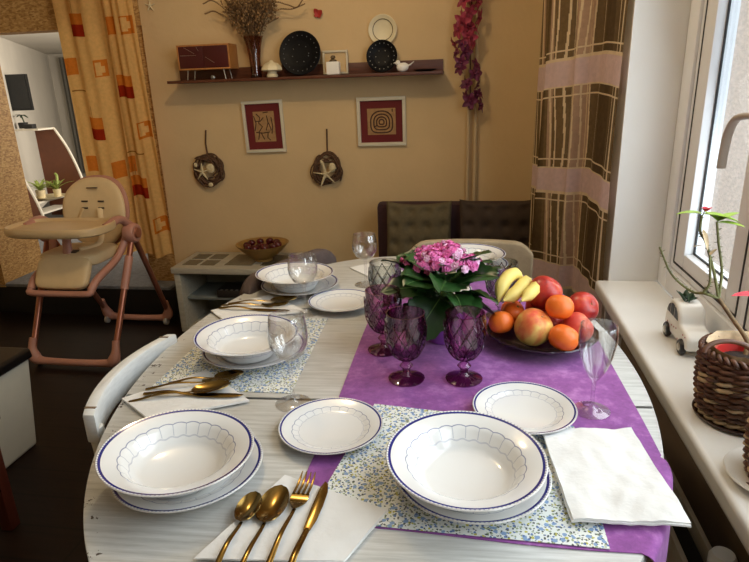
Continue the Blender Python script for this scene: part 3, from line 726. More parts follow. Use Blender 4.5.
nect(.034, 'nectarine', m_nect, 'red nectarine at the back of the heap, mostly hidden', .170, 1.400, .812, (.3, .3, .2), 'nectarine', G2)
nect(.030, 'nectarine', m_nectpink, 'pinkish nectarine deep in the middle of the heap', .19, 1.325, .800, (.2, .1, .5), 'nectarine', G2)
mand(.031, 'orange mandarin resting high between the top nectarine and the peach', .199, 1.279, .858, (-.5, .2, 0))
mand(.0325, 'orange mandarin at the very front of the platter, right of the peach', .204, 1.228, .805, (-.4, .5, 0))
mand(.0285, 'orange mandarin at the left end of the platter', .073, 1.282, .816, (-.6, -.2, 0))
mand(.026, 'orange mandarin behind the left end mandarin, under the bananas', .102, 1.325, .822, (.2, .5, 0))
mand(.028, 'orange mandarin low at the back left of the heap', .105, 1.390, .804, (.2, .1, 0))
t = thing('banana_bunch', 'bunch of short pale yellow bananas lying at the back left of the fruit', 'bananas', (.09, 1.34, .85), 0)
def banana(pts, r, name='banana'):
    sp = spline(pts, 6); n = len(sp); rr = []
    for i in range(n):
        q = i/(n-1); rr.append(r*(.28+.72*min(1, q/.22)) if q < .22 else (r if q < .72 else r*(1-.86*((q-.72)/.28)**1.3)))
    g = G().tube(sp, rr, 7, mi=0); g.tube([sp[-1], sp[-1]+(sp[-1]-sp[-2]).normalized()*.006], [r*.15, r*.12], 7, mi=1); g.tube([sp[0]-(sp[1]-sp[0]).normalized()*.012, sp[0]], [r*.3, r*.28], 7, mi=1)
    part(name, g, [m_banana, m_bananatip], t, True, ang=55)
banana([(.125, 1.40, .885), (.100, 1.372, .903), (.076, 1.335, .888), (.066, 1.300, .858)], .0165)
banana([(.138, 1.395, .880), (.128, 1.36, .885), (.105, 1.315, .875), (.076, 1.286, .868)], .0165)
banana([(.148, 1.385, .88), (.155, 1.345, .885), (.137, 1.300, .882), (.115, 1.27, .874)], .0150)
# ---------------------------------------------------------------- chairs
def padded_chair(name, label, padm, x, y, rz, legm, top=.74, w=.46, curve=.05, backm=None, lean=.06, depth=.34):
    """faces local +Y; its back's top centre line stands over local y = 0"""
    t = thing(name, label, 'chair', (x, y, 0), rz)
    def back(off0, off1, z0, z1, ww, e=.12):
        g = G(); N = 22; rows = 12
        def f(u, v, off):
            a = (u-.5)*2; zz = z0+(z1-z0)*v; q = 1-max(0, abs(a)-(1-e))/e*.0
            drop = .05*max(0, abs(a)-.72)**2/.0784*v
            return Vector((a*ww/2, off+curve*(a*a)+lean*(1-v), zz-drop*.8))
        A = [f(i/N, j/rows, off0) for j in range(rows+1) for i in range(N+1)]; B = [f(i/N, j/rows, off1) for j in range(rows+1) for i in range(N+1)]
        o = len(A); fs = []
        for j in range(rows):
            for i in range(N):
                a, b, c, d = j*(N+1)+i, j*(N+1)+i+1, (j+1)*(N+1)+i+1, (j+1)*(N+1)+i; fs += [(a, b, c, d), (a+o, d+o, c+o, b+o)]
        per = list(range(N+1))+[j*(N+1)+N for j in range(1, rows+1)]+[rows*(N+1)+i for i in range(N-1, -1, -1)]+[j*(N+1) for j in range(rows-1, 0, -1)]
        for a, b in zip(per, per[1:]+per[:1]): fs.append((a, a+o, b+o, b))
        return g.add(A+B, fs)
    part('backrest', back(.012, .052, .40, top, w), padm, t, bevel=.012, bseg=3, ang=70)
    if backm: part('back_shell', back(0, .011, .38, top-.012, w-.012), backm, t, ang=70)
    s = superblob((0, .075+depth/2, .445), (w-.05, depth, .07), .35, 40, 12); part('seat', s, padm, t)
    for sx in (-1, 1):
        for y0, y1 in ((.10, .05), (depth-.01, depth+.02)):
            part('leg', G().tube([(sx*(w/2-.07), y0, .42), (sx*(w/2-.05), y1, 0)], .013, 10), legm, t)
    return t
padded_chair('dining_chair', 'dark chair with a grey-purple padded back at the table, before the low cabinet', m_greypad, -.632, 1.842, math.radians(-113.4), m_metalgrey, .795, .45, .02, m_darkbrown)
padded_chair('dining_chair', 'beige padded chair at the far end of the table, before the sofa', m_beigepad, .0, 2.285, PI, m_metalgrey, .762, .47, .05, m_beigepad, lean=-.04, depth=.30)
# white wooden chair
t = thing('wooden_chair', 'white painted wooden chair with a curved top rail at the left of the table', 'chair', (-.712, 1.065, 0), .07)
def rail(zc, h, y0, y1, bulge, th=.022):
    N = 16; pts = [(-bulge*(1-((k/N-.5)*2)**2), y0+(y1-y0)*k/N) for k in range(N+1)]
    poly = [(x-th/2, y) for x, y in pts]+[(x+th/2, y) for x, y in pts[::-1]]
    return G().prism(poly, h, lambda a, b, c: Vector((a, b, zc-h/2+c)))
part('top_rail', rail(.742, .062, -.192, .190, .042, .025), m_whitewood, t, bevel=.006)
part('back_rail', rail(.60, .04, -.165, .165, .04, .018), m_whitewood, t, bevel=.004)
for sy in (-1, 1):
    b = part('leg', G().tube([(.06, sy*.178, 0), (.03, sy*.178, .40), (-.004, sy*.172, .735)], [.017, .019, .0145], 14), m_whitewood, t)
    part('worn_band', G().box((-.010, sy*.166, .7735), (.022, .006, .0012)), m_wornband, b, ang=0)
    part('leg', G().tube([(.42, sy*.185, 0), (.41, sy*.185, .42)], [.014, .019], 12), m_whitewood, t)
part('seat', superblob((.22, 0, .435), (.42, .42, .032), .22, 40, 10), m_whitewood, t)
g = G()
for sy in (-1, 1): g.tube([(.05, sy*.178, .2), (.415, sy*.185, .2)], .009, 8)
part('stretcher', g, m_whitewood, t)
# ---------------------------------------------------------------- sofa and cushions
t = thing('sofa', 'low dark aubergine upholstered sofa bench against the back wall', 'sofa', (-.08, 3.08, 0))
part('seat', superblob((-.08, 2.93, .34), (.82, .52, .16), .2, 40, 12), m_sofa, t, True)
part('backrest', G().box((-.08, 3.10, .44), (.82, .10, .61)), m_sofa, t, True, bevel=.02)
part('base', G().box((-.08, 2.95, .15), (.80, .44, .2)), m_sofa, t, True, bevel=.01)
for sx in (-1, 1):
    for yy in (2.77, 3.1): part('leg', G().lathe([(0, 0), (.018, 0), (.022, .06), (0, .06)], 12, (-.08+sx*.36, yy, 0)), m_black, t, True)
def cushion(lab, m, cx, cy, cz, w, h, tilt, rz, nx):
    def side(s):
        def f(u, v):
            a, b = (u-.5)*2, (v-.5)*2
            e = max(0, (1-a**6)*(1-b**6)); th = .045*e**.45
            for i in range(nx):
                for j in range(nx):
                    du, dv = u-(i+.5)/nx, v-(j+.5)/nx; th -= .020*math.exp(-(du*du+dv*dv)*nx*nx*14)
            gu = min(abs(u*nx-round(u*nx)), 9); gv = abs(v*nx-round(v*nx))
            return Vector((a*w/2*(1-.025*(1-b*b)*abs(a)), s*max(th, 0), b*h/2-.018*(1-a*a)*max(0, b)**3))
        return f
    g = G(); g.sheet(44, 44, side(-1)); g.sheet(44, 44, side(1))
    rot = Matrix.Rotation(rz, 3, 'Z') @ Matrix.Rotation(tilt, 3, 'X'); g.v = [rot @ p for p in g.v]
    return solo('cushion', g, m, lab, 'cushion', (cx, cy, cz), group='tufted cushions on the sofa', ang=80)
cushion('olive grey-green tufted square cushion on the sofa, left of the brown one', m_cush1, -.262, 2.975, .60, .335, .345, math.radians(-9), .03, 4)
cushion('dark brown tufted square cushion on the sofa beside the plaid curtain', m_cush2, .128, 2.975, .605, .37, .35, math.radians(-9), 0, 4)

# ---------------------------------------------------------------- low cabinet with bowl
t = thing('low_cabinet', 'low limed-wood cabinet with open shelves and glass inlays against the back wall', 'cabinet', (-1.27, 3.12, 0))
CX0, CX1, CY0, CY1 = -1.64, -.90, 2.95, 3.285
g = G(); g.box((CX0+.0175, (CY0+CY1)/2, .1975), (.035, CY1-CY0, .355)); g.box((CX1-.0175, (CY0+CY1)/2, .1975), (.035, CY1-CY0, .355)); g.box(((CX0+CX1)/2, (CY0+CY1)/2, .0275), (CX1-CX0-.07, CY1-CY0, .035))
part('frame', g, m_cab, t, True, bevel=.004)
tg = part('top', G().box(((CX0+CX1)/2, (CY0+CY1)/2-.005, .392), (CX1-CX0+.02, CY1-CY0+.01, .034)), m_cab, t, True, bevel=.005)
g = G()
for i in range(2):
    for j in range(2): g.box((CX0+.075+.105*i, CY0+.10+.125*j, .4098), (.085, .10, .0016))
for i in range(2): g.box((CX0+.36+.21*i, (CY0+CY1)/2, .4098), (.16, .22, .0016))
part('glass_inlay', g, m_cabglass, tg, True, ang=0)
part('back_panel', G().box(((CX0+CX1)/2, CY1-.008, .21), (CX1-CX0-.07, .012, .33)), m_cabin, t, True, ang=0)
part('shelf', G().box(((CX0+CX1)/2, (CY0+CY1)/2+.02, .21), (CX1-CX0-.07, .27, .016)), m_cabin, t, True, bevel=.002)
part('foot', G().box(((CX0+CX1)/2, (CY0+CY1)/2, .005), (.6, .25, .01)), m_black, t, True, ang=0)
t = thing('media_box', 'dark plastic media box on the middle shelf of the low cabinet', 'media box', (-1.31, 3.06, .2185))
part('body', G().box((-1.31, 3.07, .2415), (.22, .15, .045)), m_router, t, True, bevel=.006)
g = G()
for k in range(6): g.box((-1.39+.03*k, 3.004, .2645), (.014, .012, .002))
part('button', g, m_steel, t, True, ang=0)
t = thing('media_box', 'small dark media box on the bottom shelf of the low cabinet', 'media box', (-1.33, 3.06, .045))
part('body', G().box((-1.33, 3.07, .071), (.20, .15, .05)), m_router, t, True, bevel=.006)
part('button', G().lathe([(0, 0), (.008, 0), (.007, .004), (0, .004)], 12, (-1.30, 2.995, .075), rot=R('X', 90)), m_steel, t, True)
BXC, BYC = -1.166, 3.12
solo('wooden_bowl', G().lathe([(0, .004), (.042, .004), (.044, 0), (.050, 0), (.052, .014), (.075, .030), (.115, .062), (.148, .098), (.150, .101), (.146, .101), (.112, .070), (.07, .042), (.03, .028), (0, .027)], 48), m_bowlwood, 'wide olive-wood footed bowl of dark red pieces on the low cabinet', 'bowl', (BXC, BYC, .4095))
rnd = random.Random(11); k = 0
src = None
for ring, n, zz in ((0, 1, .118), (.045, 6, .104), (.088, 10, .106)):
    for i in range(n):
        a = 2*PI*i/n+ring*9
        me = superblob((0, 0, 0), (.046, .042, .036), .9, 14, 8).mesh('potpourri_piece', m_potred) if src is None else src; src = me
        o = link('potpourri_piece', me, None, (BXC+ring*math.cos(a), BYC+ring*math.sin(a), .4095+zz-.022*(1 if ring < .08 else 0)-.016))
        o.rotation_euler = (rnd.uniform(-.5, .5), rnd.uniform(-.5, .5), rnd.uniform(0, 6))
        tag(o, 'small glossy dark red piece in the olive-wood bowl', 'potpourri', 'dark red pieces in the wooden bowl')
# ---------------------------------------------------------------- wall shelf and what stands on it
t = thing('wall_shelf', 'long dark red-brown wooden wall shelf with a back ledge on the back wall', 'shelf', (-.885, 3.22, 1.39))
part('board', G().box((-.885, 3.2175, 1.3895), (1.47, .165, .015)), m_shelfwood, t, True, bevel=.002)
part('back_ledge', G().box((-.885, 3.291, 1.427), (1.46, .015, .06)), m_shelfwood, t, True, bevel=.002)
SZ = 1.3975
t = thing('mini_cabinet', 'small oak cabinet with burgundy doors on thin legs at the left end of the shelf', 'small cabinet', (-1.40, 3.21, SZ))
cx0, cx1 = -1.553, -1.262
g = G(); g.box(((cx0+cx1)/2, 3.215, 1.452), (cx1-cx0, .118, .008)); g.box(((cx0+cx1)/2, 3.215, 1.569), (cx1-cx0, .118, .008)); g.box((cx0+.004, 3.215, 1.5105), (.008, .118, .109)); g.box((cx1-.004, 3.215, 1.5105), (.008, .118, .109)); g.box(((cx0+cx1)/2, 3.271, 1.5105), (cx1-cx0-.016, .006, .109))
part('case', g, m_oak, t, True, bevel=.001)
for s, xx in ((0, (cx0+cx1)/2-.0690), (1, (cx0+cx1)/2+.0690)):
    d = part('door', G().box((xx, 3.162, 1.5105), (.1365, .010, .108)), m_burg, t, True, bevel=.001)
    g = G()
    for a, b in (((-.06, .01), (.03, .01)), ((-.035, .05), (.02, .018)), ((.035, .05), (.045, .03))) if s == 0 else (((-.058, .0), (-.01, -.03)),):
        g.tube([(xx+a[0], 3.1565, 1.5105+a[1]), (xx+b[0], 3.1565, 1.5105+b[1])], .0009, 6)
    part('inlay_line', g, m_steel, d, True)
for xx, dx in ((cx0+.045, -.008), (cx1-.045, .008)):
    for yy in (3.17, 3.255): part('leg', G().tube([(xx, yy, 1.448), (xx+dx, yy, SZ)], .0028, 8), m_steel, t, True)
solo('tin_button', G().lathe([(0, 0), (.010, 0), (.011, .008), (.006, .012), (0, .012)], 16, rot=R('X', 90)), m_silverdot, 'tiny silver round button under the small oak cabinet on the wall shelf', 'ornament', (-1.385, 3.205, SZ+.011))
t = thing('vase', 'tall wine-red tinted glass vase on the wall shelf holding dried flowers', 'vase', (-1.145, 3.215, SZ))
part('base', G().lathe([(0, .0185), (.0215, .0185), (.0225, .06), (0, .062)], 24), m_potred, t)
part('body', G().lathe([(0, 0), (.028, 0), (.030, .004), (.027, .03), (.029, .09), (.038, .16), (.052, .205), (.054, .207), (.051, .207), (.036, .16), (.026, .09), (.023, .03), (0, .018)], 32), m_vase, t)
t = thing('dried_bouquet', 'bunch of brown dried flowers and long curling sprigs standing in the red vase', 'dried flowers', (-1.145, 3.215, SZ+.02))
rnd = random.Random(21)
for k in range(84):
    a = rnd.uniform(0, 2*PI); q = math.sqrt(rnd.random()); sx = q*math.cos(a); sy = q*math.sin(a)
    tip = Vector((sx*.14, sy*.055-.005, .37+.13*(1-abs(sx))*rnd.uniform(-.9, 1)))
    pts = spline([(sx*.008, sy*.008, .01), (sx*.02, sy*.02, .15), (sx*.055, sy*.03, .23), tip], 4)
    g = G().tube(pts, [.0013]*(len(pts)-4)+[.001]*4, 5)
    for i in range(9):
        p = tip+Vector((rnd.uniform(-.03, .03), rnd.uniform(-.012, .012), rnd.uniform(-.11, .02)))
        r = rnd.uniform(.004, .0085); bb = superblob(p, (r*1.7, r*1.5, r*1.9), 1, 6, 4); g.add(bb.v, bb.f, 1)
        g.tube([p, tip-Vector((0, 0, .06))], .0007, 4)
    part('sprig', g, [m_dry, m_dryhead], t)
for pts in ([(-.01, 0, .1), (-.06, 0, .24), (-.14, -.01, .325), (-.20, -.01, .365), (-.25, -.01, .352)], [(-.01, 0, .1), (-.05, .01, .23), (-.14, 0, .285), (-.20, 0, .315), (-.25, .0, .305)], [(.01, 0, .1), (.06, 0, .24), (.13, -.01, .335), (.20, -.01, .325), (.25, -.01, .31), (.285, -.01, .345)],
            [(.01, 0, .1), (.07, 0, .25), (.15, 0, .305), (.22, 0, .305), (.29, 0, .325)], [(.01, -.01, .1), (.04, -.01, .21), (.10, -.015, .245), (.15, -.015, .265)]):
    sp = spline(pts, 8); g = G().tube(sp, .0016, 5)
    for p in sp[14:]:
        bb = superblob(p+Vector((0, 0, .003)), (.008, .006, .006), 1, 6, 4); g.add(bb.v, bb.f, 1)
    part('sprig', g, [m_dry, m_dryhead], t)
t = thing('ornament', 'small cream ceramic mushroom-shaped ornament beside the red vase', 'ornament', (-1.052, 3.20, SZ))
part('cap', G().lathe([(0, .030), (.040, .026), (.050, .032), (.047, .046), (.03, .062), (.012, .068), (.006, .075), (0, .076)], 24, fn=lambda a, z, j, k: 1+.05*math.cos(a*8)), m_cream, t)
part('stem', G().lathe([(0, 0), (.026, 0), (.028, .008), (.022, .018), (.024, .028), (0, .029)], 20), m_cream, t); t.scale = (1.1, 1.1, 1.12)
def dark_plate(lab, x, r, y=3.245, beads=22):
    t = thing('decorative_plate', lab, 'plate', (x, y, SZ))
    rot = Matrix.Rotation(math.radians(90-11), 3, 'X')
    base = Vector((0, -.012, r*math.cos(math.radians(11))+.002))
    part('dish', G().lathe([(0, -.004), (r*.5, -.004), (r*.6, 0), (r*.97, .012), (r, .015), (r*.96, .017), (r*.62, .005), (r*.5, .002), (0, .002)], 48, base, rot=rot), m_blackglaze, t)
    g = G()
    for k in range(beads):
        a = 2*PI*k/beads; p = base+rot @ Vector((r*.80*math.cos(a), r*.80*math.sin(a), .0115)); bb = superblob(p, (.005, .005, .005), 1, 6, 4); g.add(bb.v, bb.f)
        if k % 3 == 0: p = base+rot @ Vector((r*.4*math.cos(a), r*.4*math.sin(a), .003)); bb = superblob(p, (.005, .005, .005), 1, 6, 4); g.add(bb.v, bb.f)
    part('bead', g, m_silverdot, t)
dark_plate('large black beaded decorative plate leaning on the wall shelf beside the mushroom ornament', -.903, .113, 3.262)
dark_plate('smaller black beaded decorative plate leaning on the wall shelf behind the white bird', -.468, .081, 3.262, 18)
t = thing('lantern', 'small white ceramic bottle ornament with a knob lid in the middle of the wall shelf', 'ornament', (-.716, 3.19, SZ))
part('body', G().box((0, 0, .030), (.060, .042, .058)), m_whitecer, t, bevel=.006)
part('lid', G().lathe([(0, .059), (.018, .059), (.016, .066), (.006, .070), (.012, .076), (.010, .084), (0, .088)], 16), m_brownline, t); t.scale = (1.15, 1, 1.1)
def picture(name, lab, cx, cz, w, h, fw, y, tilt=0, art=None, mat_=True):
    t = thing(name, lab, 'picture', (cx, y, cz)); t.rotation_euler = (0, tilt, 0)
    g = G()
    g.box((0, -.008, h/2-fw/2), (w, .016, fw)); g.box((0, -.008, -h/2+fw/2), (w, .016, fw)); g.box((-w/2+fw/2, -.008, 0), (fw, .016, h-2*fw)); g.box((w/2-fw/2, -.008, 0), (fw, .016, h-2*fw))
    part('frame', g, m_frame, t, bevel=.002)
    return t
t = picture('picture_frame', 'small white empty-looking picture frame leaning behind the ceramic bottle on the wall shelf', -.722, 1.462, .135, .118, .010, 3.282)
part('backing', G().box((0, -.003, 0), (.118, .004, .10)), m_plaster, t, ang=0)
t = thing('bird_figurine', 'white ceramic bird figurine on the wall shelf, beside the smaller black plate', 'figurine', (-.355, 3.185, SZ))
b = superblob((0, 0, .024), (.062, .036, .044), .95, 24, 14, fn=lambda p: Vector((p.x, p.y*(1-.3*max(0, p.x/.03)), p.z+.10*max(0, p.x)*1.0)))
part('body', b, m_whitecer, t); part('head', superblob((-.024, 0, .046), (.026, .024, .026), 1, 16, 10), m_whitecer, t)
part('beak', G().lathe([(0, 0), (.004, 0), (0, .012)], 8, (-.036, 0, .046), rot=R('Y', -90)), m_whitecer, t)
part('tail', G().tube([(.02, 0, .028), (.04, 0, .036), (.058, 0, .050)], [.010, .007, .0035], 10, sq=.5), m_whitecer, t)
solo('flat_dish', G().lathe([(0, .003), (.035, 0), (.040, .001), (.058, .009), (.060, .011), (.057, .011), (.038, .005), (0, .005)], 32), m_blackglaze, 'flat black dish at the right end of the wall shelf', 'dish', (-.243, 3.205, SZ))
t = thing('wall_plate', 'cream plate with a brown ring hung on the wall above the shelf', 'plate', (-.467, 3.298, 1.611))
rot = R('X', 90)
part('dish', G().lathe([(0, 0), (.045, 0), (.05, .004), (.072, .013), (.075, .016), (.072, .017), (.052, .008), (.046, .005), (0, .005)], 40, rot=rot), m_cream, t)
part('ring', G().lathe([(.0500, .0075), (.0535, .0085), (.0535, .0100), (.0500, .0088), (.0500, .0075)], 40, rot=rot), m_brownline, t)
# ---------------------------------------------------------------- pictures, wreaths, butterfly, garland, pipes
def strokes(paths, t, y=-.0065, r=.0022):
    g = G()
    for pth in paths: g.tube([(a, y, b) for a, b in pth], r, 6)
    return part('drawing', g, m_artline, t)
t = picture('framed_picture', 'white-framed upright picture of dark figures on a burgundy mat, right of the left wreath', -1.154, 1.139, .236, .282, .017, 3.298, math.radians(-1.2))
part('mat', G().box((0, -.003, 0), (.203, .004, .249)), m_mat, t, ang=0)
part('artwork', G().box((.002, -.0055, 0), (.122, .002, .165)), m_artbg, t, ang=0)
strokes([[(-.04, .07), (-.02, .05), (-.03, .02), (-.01, .0), (-.035, -.03)], [(-.05, .03), (-.02, .03), (.0, .05)], [(.02, .06), (.025, .02), (.01, -.02), (.04, -.02), (.028, .02)], [(-.05, -.03), (-.01, -.035), (.03, -.03)], [(-.03, -.03), (-.04, -.07)], [(-.02, -.035), (-.005, -.07)], [(.02, -.03), (.015, -.06), (.03, -.075)], [(.045, .05), (.05, .0), (.042, -.04)], [(-.055, .06), (-.045, .02), (-.055, -.02)], [(.0, .075), (.03, .078)]], t, r=.0028)
t = picture('framed_picture', 'white-framed square picture of a brown spiral on a burgundy mat, above the right wreath', -.487, 1.151, .268, .258, .019, 3.298, math.radians(-.3))
part('mat', G().box((0, -.003, 0), (.231, .004, .221)), m_mat, t, ang=0)
part('artwork', G().box((0, -.0055, 0), (.155, .002, .138)), m_artbg, t, ang=0)
sq = []
for s, o in ((.060, 0), (.043, 0), (.027, 0), (.013, 0)):
    L = []
    for k in range(33):
        a = PI/2+2*PI*k/32; c, d = math.cos(a), math.sin(a); e = .55 if d < 0 else .9
        L.append((math.copysign(abs(c)**e, c)*s, math.copysign(abs(d)**e, d)*s*.95-.002))
    sq.append(L)
sq.append([(.060, .05), (.060, .066)]); sq.append([(-.043, -.03), (-.027, -.02)])
strokes(sq, t, r=.0034)
def wreath(lab, x, z, seed, six):
    t = thing('wreath', lab, 'wreath', (x, 3.297, z)); rnd = random.Random(seed); g = G()
    for k in range(26):
        r0 = .070+rnd.uniform(-.016, .020); a0 = rnd.uniform(0, 6.28); span = rnd.uniform(1.5, 3.5); ph = rnd.uniform(0, 6.28)
        pts = [((r0+.010*math.sin(3*a+ph))*math.cos(a0+a), -.02+.012*math.sin(2*a+ph), (r0+.010*math.sin(3*a+ph))*math.sin(a0+a)) for a in [span*i/14 for i in range(15)]]
        g.tube(pts, rnd.uniform(.0035, .0055), 6)
    part('twig_ring', g, m_twig, t)
    part('hanging_cord', G().tube([(0, -.006, .078), (-.004 if not six else .002, -.006, .15), (0.006 if not six else .004, -.004, .222)], .0045, 8), m_twig, t)
    def starfish(cx, cz, r, rot_, y, nm='starfish', n=5):
        q = G()
        for k in range(n):
            a = rot_+2*PI*k/n; q.tube([(cx, y, cz), (cx+r*.5*math.cos(a), y-.002, cz+r*.5*math.sin(a)), (cx+r*math.cos(a), y, cz+r*math.sin(a))], [.0085, .007, .003], 8, sq=.6)
        part(nm, q, m_star, t)
    if six: starfish(-.008, -.022, .072, .5, -.040); part('shell', superblob((.03, -.034, .015), (.04, .018, .05), .9, 12, 8), m_star, t); part('shell', superblob((-.03, -.036, .045), (.016, .016, .026), .9, 10, 6), m_star, t)
    else: starfish(-.03, -.01, .052, 2.8, -.040); part('shell', superblob((.02, -.036, .01), (.05, .02, .055), .9, 12, 8), m_star, t); part('shell', superblob((.012, -.036, -.085), (.028, .02, .026), .9, 12, 8), m_star, t); part('shell', superblob((-.068, -.034, .03), (.022, .016, .026), .9, 10, 6), m_star, t)
wreath('round twig wreath with shells, on the wall below the left end of the shelf', -1.510, .905, 3, False)
wreath('round twig wreath with a large starfish, below the wall shelf between the two pictures', -.799, .897, 9, True)
t = thing('butterfly_decoration', 'small red butterfly decoration on the wall above the wall shelf', 'wall decoration', (-.806, 3.298, 1.70))
for s in (-1, 1):
    q = G().sheet(6, 8, leaf_grid(.036, .030, .1, -.2)); q.xf(Matrix.Translation((0, -.006, 0)) @ Matrix.Rotation(s*-.75+.25, 4, 'Y') @ Matrix.Rotation(PI/2+.35, 4, 'X')); part('wing', q, m_butter, t, solid=.001)
    q = G().sheet(6, 6, leaf_grid(.024, .022, .1, -.2)); q.xf(Matrix.Translation((0, -.006, 0)) @ Matrix.Rotation(s*-2.2+.25, 4, 'Y') @ Matrix.Rotation(PI/2+.35, 4, 'X')); part('wing', q, m_butter, t, solid=.001)
part('body', G().tube([(-.004, -.004, -.016), (.004, -.004, .018)], [.0025, .002], 8), m_artline, t)
t = thing('star_decoration', 'small pale starfish decoration high on the wall beside the orange curtain', 'wall decoration', (-1.74, 3.297, 1.79))
g = G()
for k in range(5): a = .3+2*PI*k/5; g.tube([(0, -.006, 0), (.03*math.cos(a), -.006, .03*math.sin(a))], [.006, .002], 8)
part('arms', g, m_star, t)
solo('heating_pipe', G().tube([(-.021, 3.272, .02), (-.021, 3.272, 2.48)], .009, 12), m_pipe, 'thin painted heating pipe running up the back wall, left of a pair', 'pipe', (0, 0, 0), group='heating pipes')
solo('heating_pipe', G().tube([(.016, 3.272, .02), (.016, 3.272, 2.48)], .009, 12), m_pipe, 'thin painted heating pipe running up the back wall, right of a pair', 'pipe', (0, 0, 0), group='heating pipes')
t = thing('flower_garland', 'hanging garland of crimson and dark purple artificial orchid flowers on the pipes', 'garland', (-.012, 3.235, 1.20))
part('cord', G().tube([(0, .0, 0), (-.004, 0, .25), (0, 0, .70)], .004, 8), m_twig, t)
def orchid(r):
    g = G()
    for k in range(5):
        q = G().sheet(5, 6, leaf_grid(r, r*.72, .25, .25, wave=.002)); q.xf(place_leaf((0, 0, 0), 2*PI*k/5, .35)); g.add(q.v, q.f, 0)
    bb = superblob((0, 0, .012), (.014, .014, .022), 1, 8, 6); g.add(bb.v, bb.f, 0); return g
om = [orchid(.042).mesh('flower', m_gar2, ang=60), orchid(.048).mesh('flower', m_gar1, ang=60)]
rnd = random.Random(5)
for k in range(46):
    zz = .02+.66*k/45; hi = zz > .32
    a = k*2.4; wv = -.012+.026*math.sin(zz*11+1.2)+rnd.uniform(-.02, .02)
    d = Vector((math.cos(a), min(.2, math.sin(a))-.45, rnd.uniform(-.6, .5))).normalized()
    o = link('flower', om[1 if hi else 0], t, Vector((wv, -.014, zz))+d*.03); o.rotation_euler = d.to_track_quat('Z', 'Y').to_euler(); s = rnd.uniform(.75, 1.1); o.scale = (s, s, s)

# ---------------------------------------------------------------- curtains
def ochre(lab, x0, x1, z0, y, flare, wav, squares, group):
    # squares: (x, z, kind) kind 2 = orange over red, 1 = orange, 3 = orange outline
    nu, nv = 110, 260; ztop = 2.2
    def f(u, v):
        x = x0+(x1-x0)*u; z = z0+(ztop-z0)*v
        d = (1-v)
        return Vector((x+flare[0]*d*(1-u)+flare[1]*d*u, y+wav*math.sin(u*2*PI*1.3+.5*math.sin(v*3))*(1-.25*v)+.006*math.sin(u*23+v*4), z+.012*math.sin(u*9)*(1-v)))
    def mf(u, v):
        x = x0+(x1-x0)*u; z = z0+(ztop-z0)*v
        for sx, sz, k in squares:
            dx, dz = x-sx, z-sz
            if k == 2 and abs(dx) < .045:
                if 0 <= dz < .058: return 1
                if -.062 < dz < 0: return 2
                if .058 <= dz < .12 and abs(dx+.012) < .0016: return 3
            if k == 1 and abs(dx) < .036 and abs(dz) < .045: return 1
            if k == 3 and abs(dx) < .033 and abs(dz) < .045:
                if abs(dx) > .024 or abs(dz) > .035: return 1
                if abs(dx-.004) < .010 and abs(dz+.004) < .016: return 0
                return 0 if dx < .0 else 1
            if k == 4 and abs(dz) < .0022 and abs(dx) < .05: return 3
        return 0
    return solo('ochre_curtain', G().sheet(nu, nv, f, mf), m_oc, lab, 'curtain', (0, 0, 0), group=group, ang=80)
ochre('ochre curtain with orange and red squares, left panel in the opening to the other room', -2.262, -1.945, .42, 3.205, (.01, .0), .022,
      [(-2.135, 1.705, 2), (-2.118, 1.16, 2), (-2.225, 1.49, 1), (-2.035, 1.475, 3), (-2.21, .95, 1), (-2.10, .60, 2), (-2.03, .92, 1), (-2.03, 1.35, 4), (-2.20, 1.36, 4), (-2.00, 1.70, 4), (-2.03, 1.55, 4)], 'orange patterned curtains')
ochre('ochre curtain with orange and red squares, right panel beside the back wall', -1.945, -1.793, .41, 3.175, (-.005, .045), .016,
      [(-1.893, 1.38, 2), (-1.905, .83, 2), (-1.93, 1.69, 1), (-1.835, 1.69, 3), (-1.832, 1.145, 3), (-1.828, .60, 3), (-1.92, 1.56, 4), (-1.90, 1.02, 4), (-1.945, .95, 1)], 'orange patterned curtains')
solo('curtain_rail', G().tube([(-2.9, 3.19, 2.22), (-1.72, 3.19, 2.22)], .010, 10), m_steel, 'thin rail carrying the orange curtains across the opening', 'curtain rail', (0, 0, 0))
# plaid curtain, gathered at the far end of the window
def plaid(u, v):
    z = .50+1.70*v+.015*math.sin(u*5)
    base = Vector((.546, 2.122, 0)).lerp(Vector((.302, 2.74, 0)), u); nrm = Vector((.95, .31, 0)); tan = Vector((-.27, .96, 0))
    gth = math.exp(-((u-.50)/.13)**2)
    k = .030*math.sin(u*2*PI*1.5+.7+.5*math.sin(v*2.5))+.011*gth*math.sin(u*2*PI*8+1.2*math.sin(v*4))+.008*math.sin(u*2*PI*4+v*5)
    p = base-nrm*(k+.055)+tan*(.02*math.sin(u*2*PI*3+v*3)*u*(1-u)*4)
    return Vector((p.x, p.y, z))
def plaidm(u, v):
    z = .50+1.70*v
    for zc in (1.357, .952, .555, 1.76, 2.16):
        if abs(z-zc) < .053:
            return 2 if abs(z-zc) > .0465 else 1
        if abs(abs(z-zc)-.083) < .003: return 2
    wob = .006*math.sin(v*22)
    for q, w in ((.03, .005), (.07, .004), (.30, .004), (.39, .005), (.43, .006), (.47, .004), (.51, .006), (.545, .005), (.59, .005), (.63, .004), (.66, .006), (.90, .006), (.95, .005), (.985, .006)):
        if abs(u+wob*(1 if .35 < u < .7 else 0)-q) < w: return 2
    if .385 < u < .53 or .875 < u < .91 or .645 < u < .68: return 3
    if .12 < u < .26 or .70 < u < .84: return 4
    return 0
solo('plaid_curtain', G().sheet(330, 300, plaid, plaidm), m_pc, 'sheer brown plaid curtain with pale pink bands beside the window', 'curtain', (0, 0, 0), ang=80)
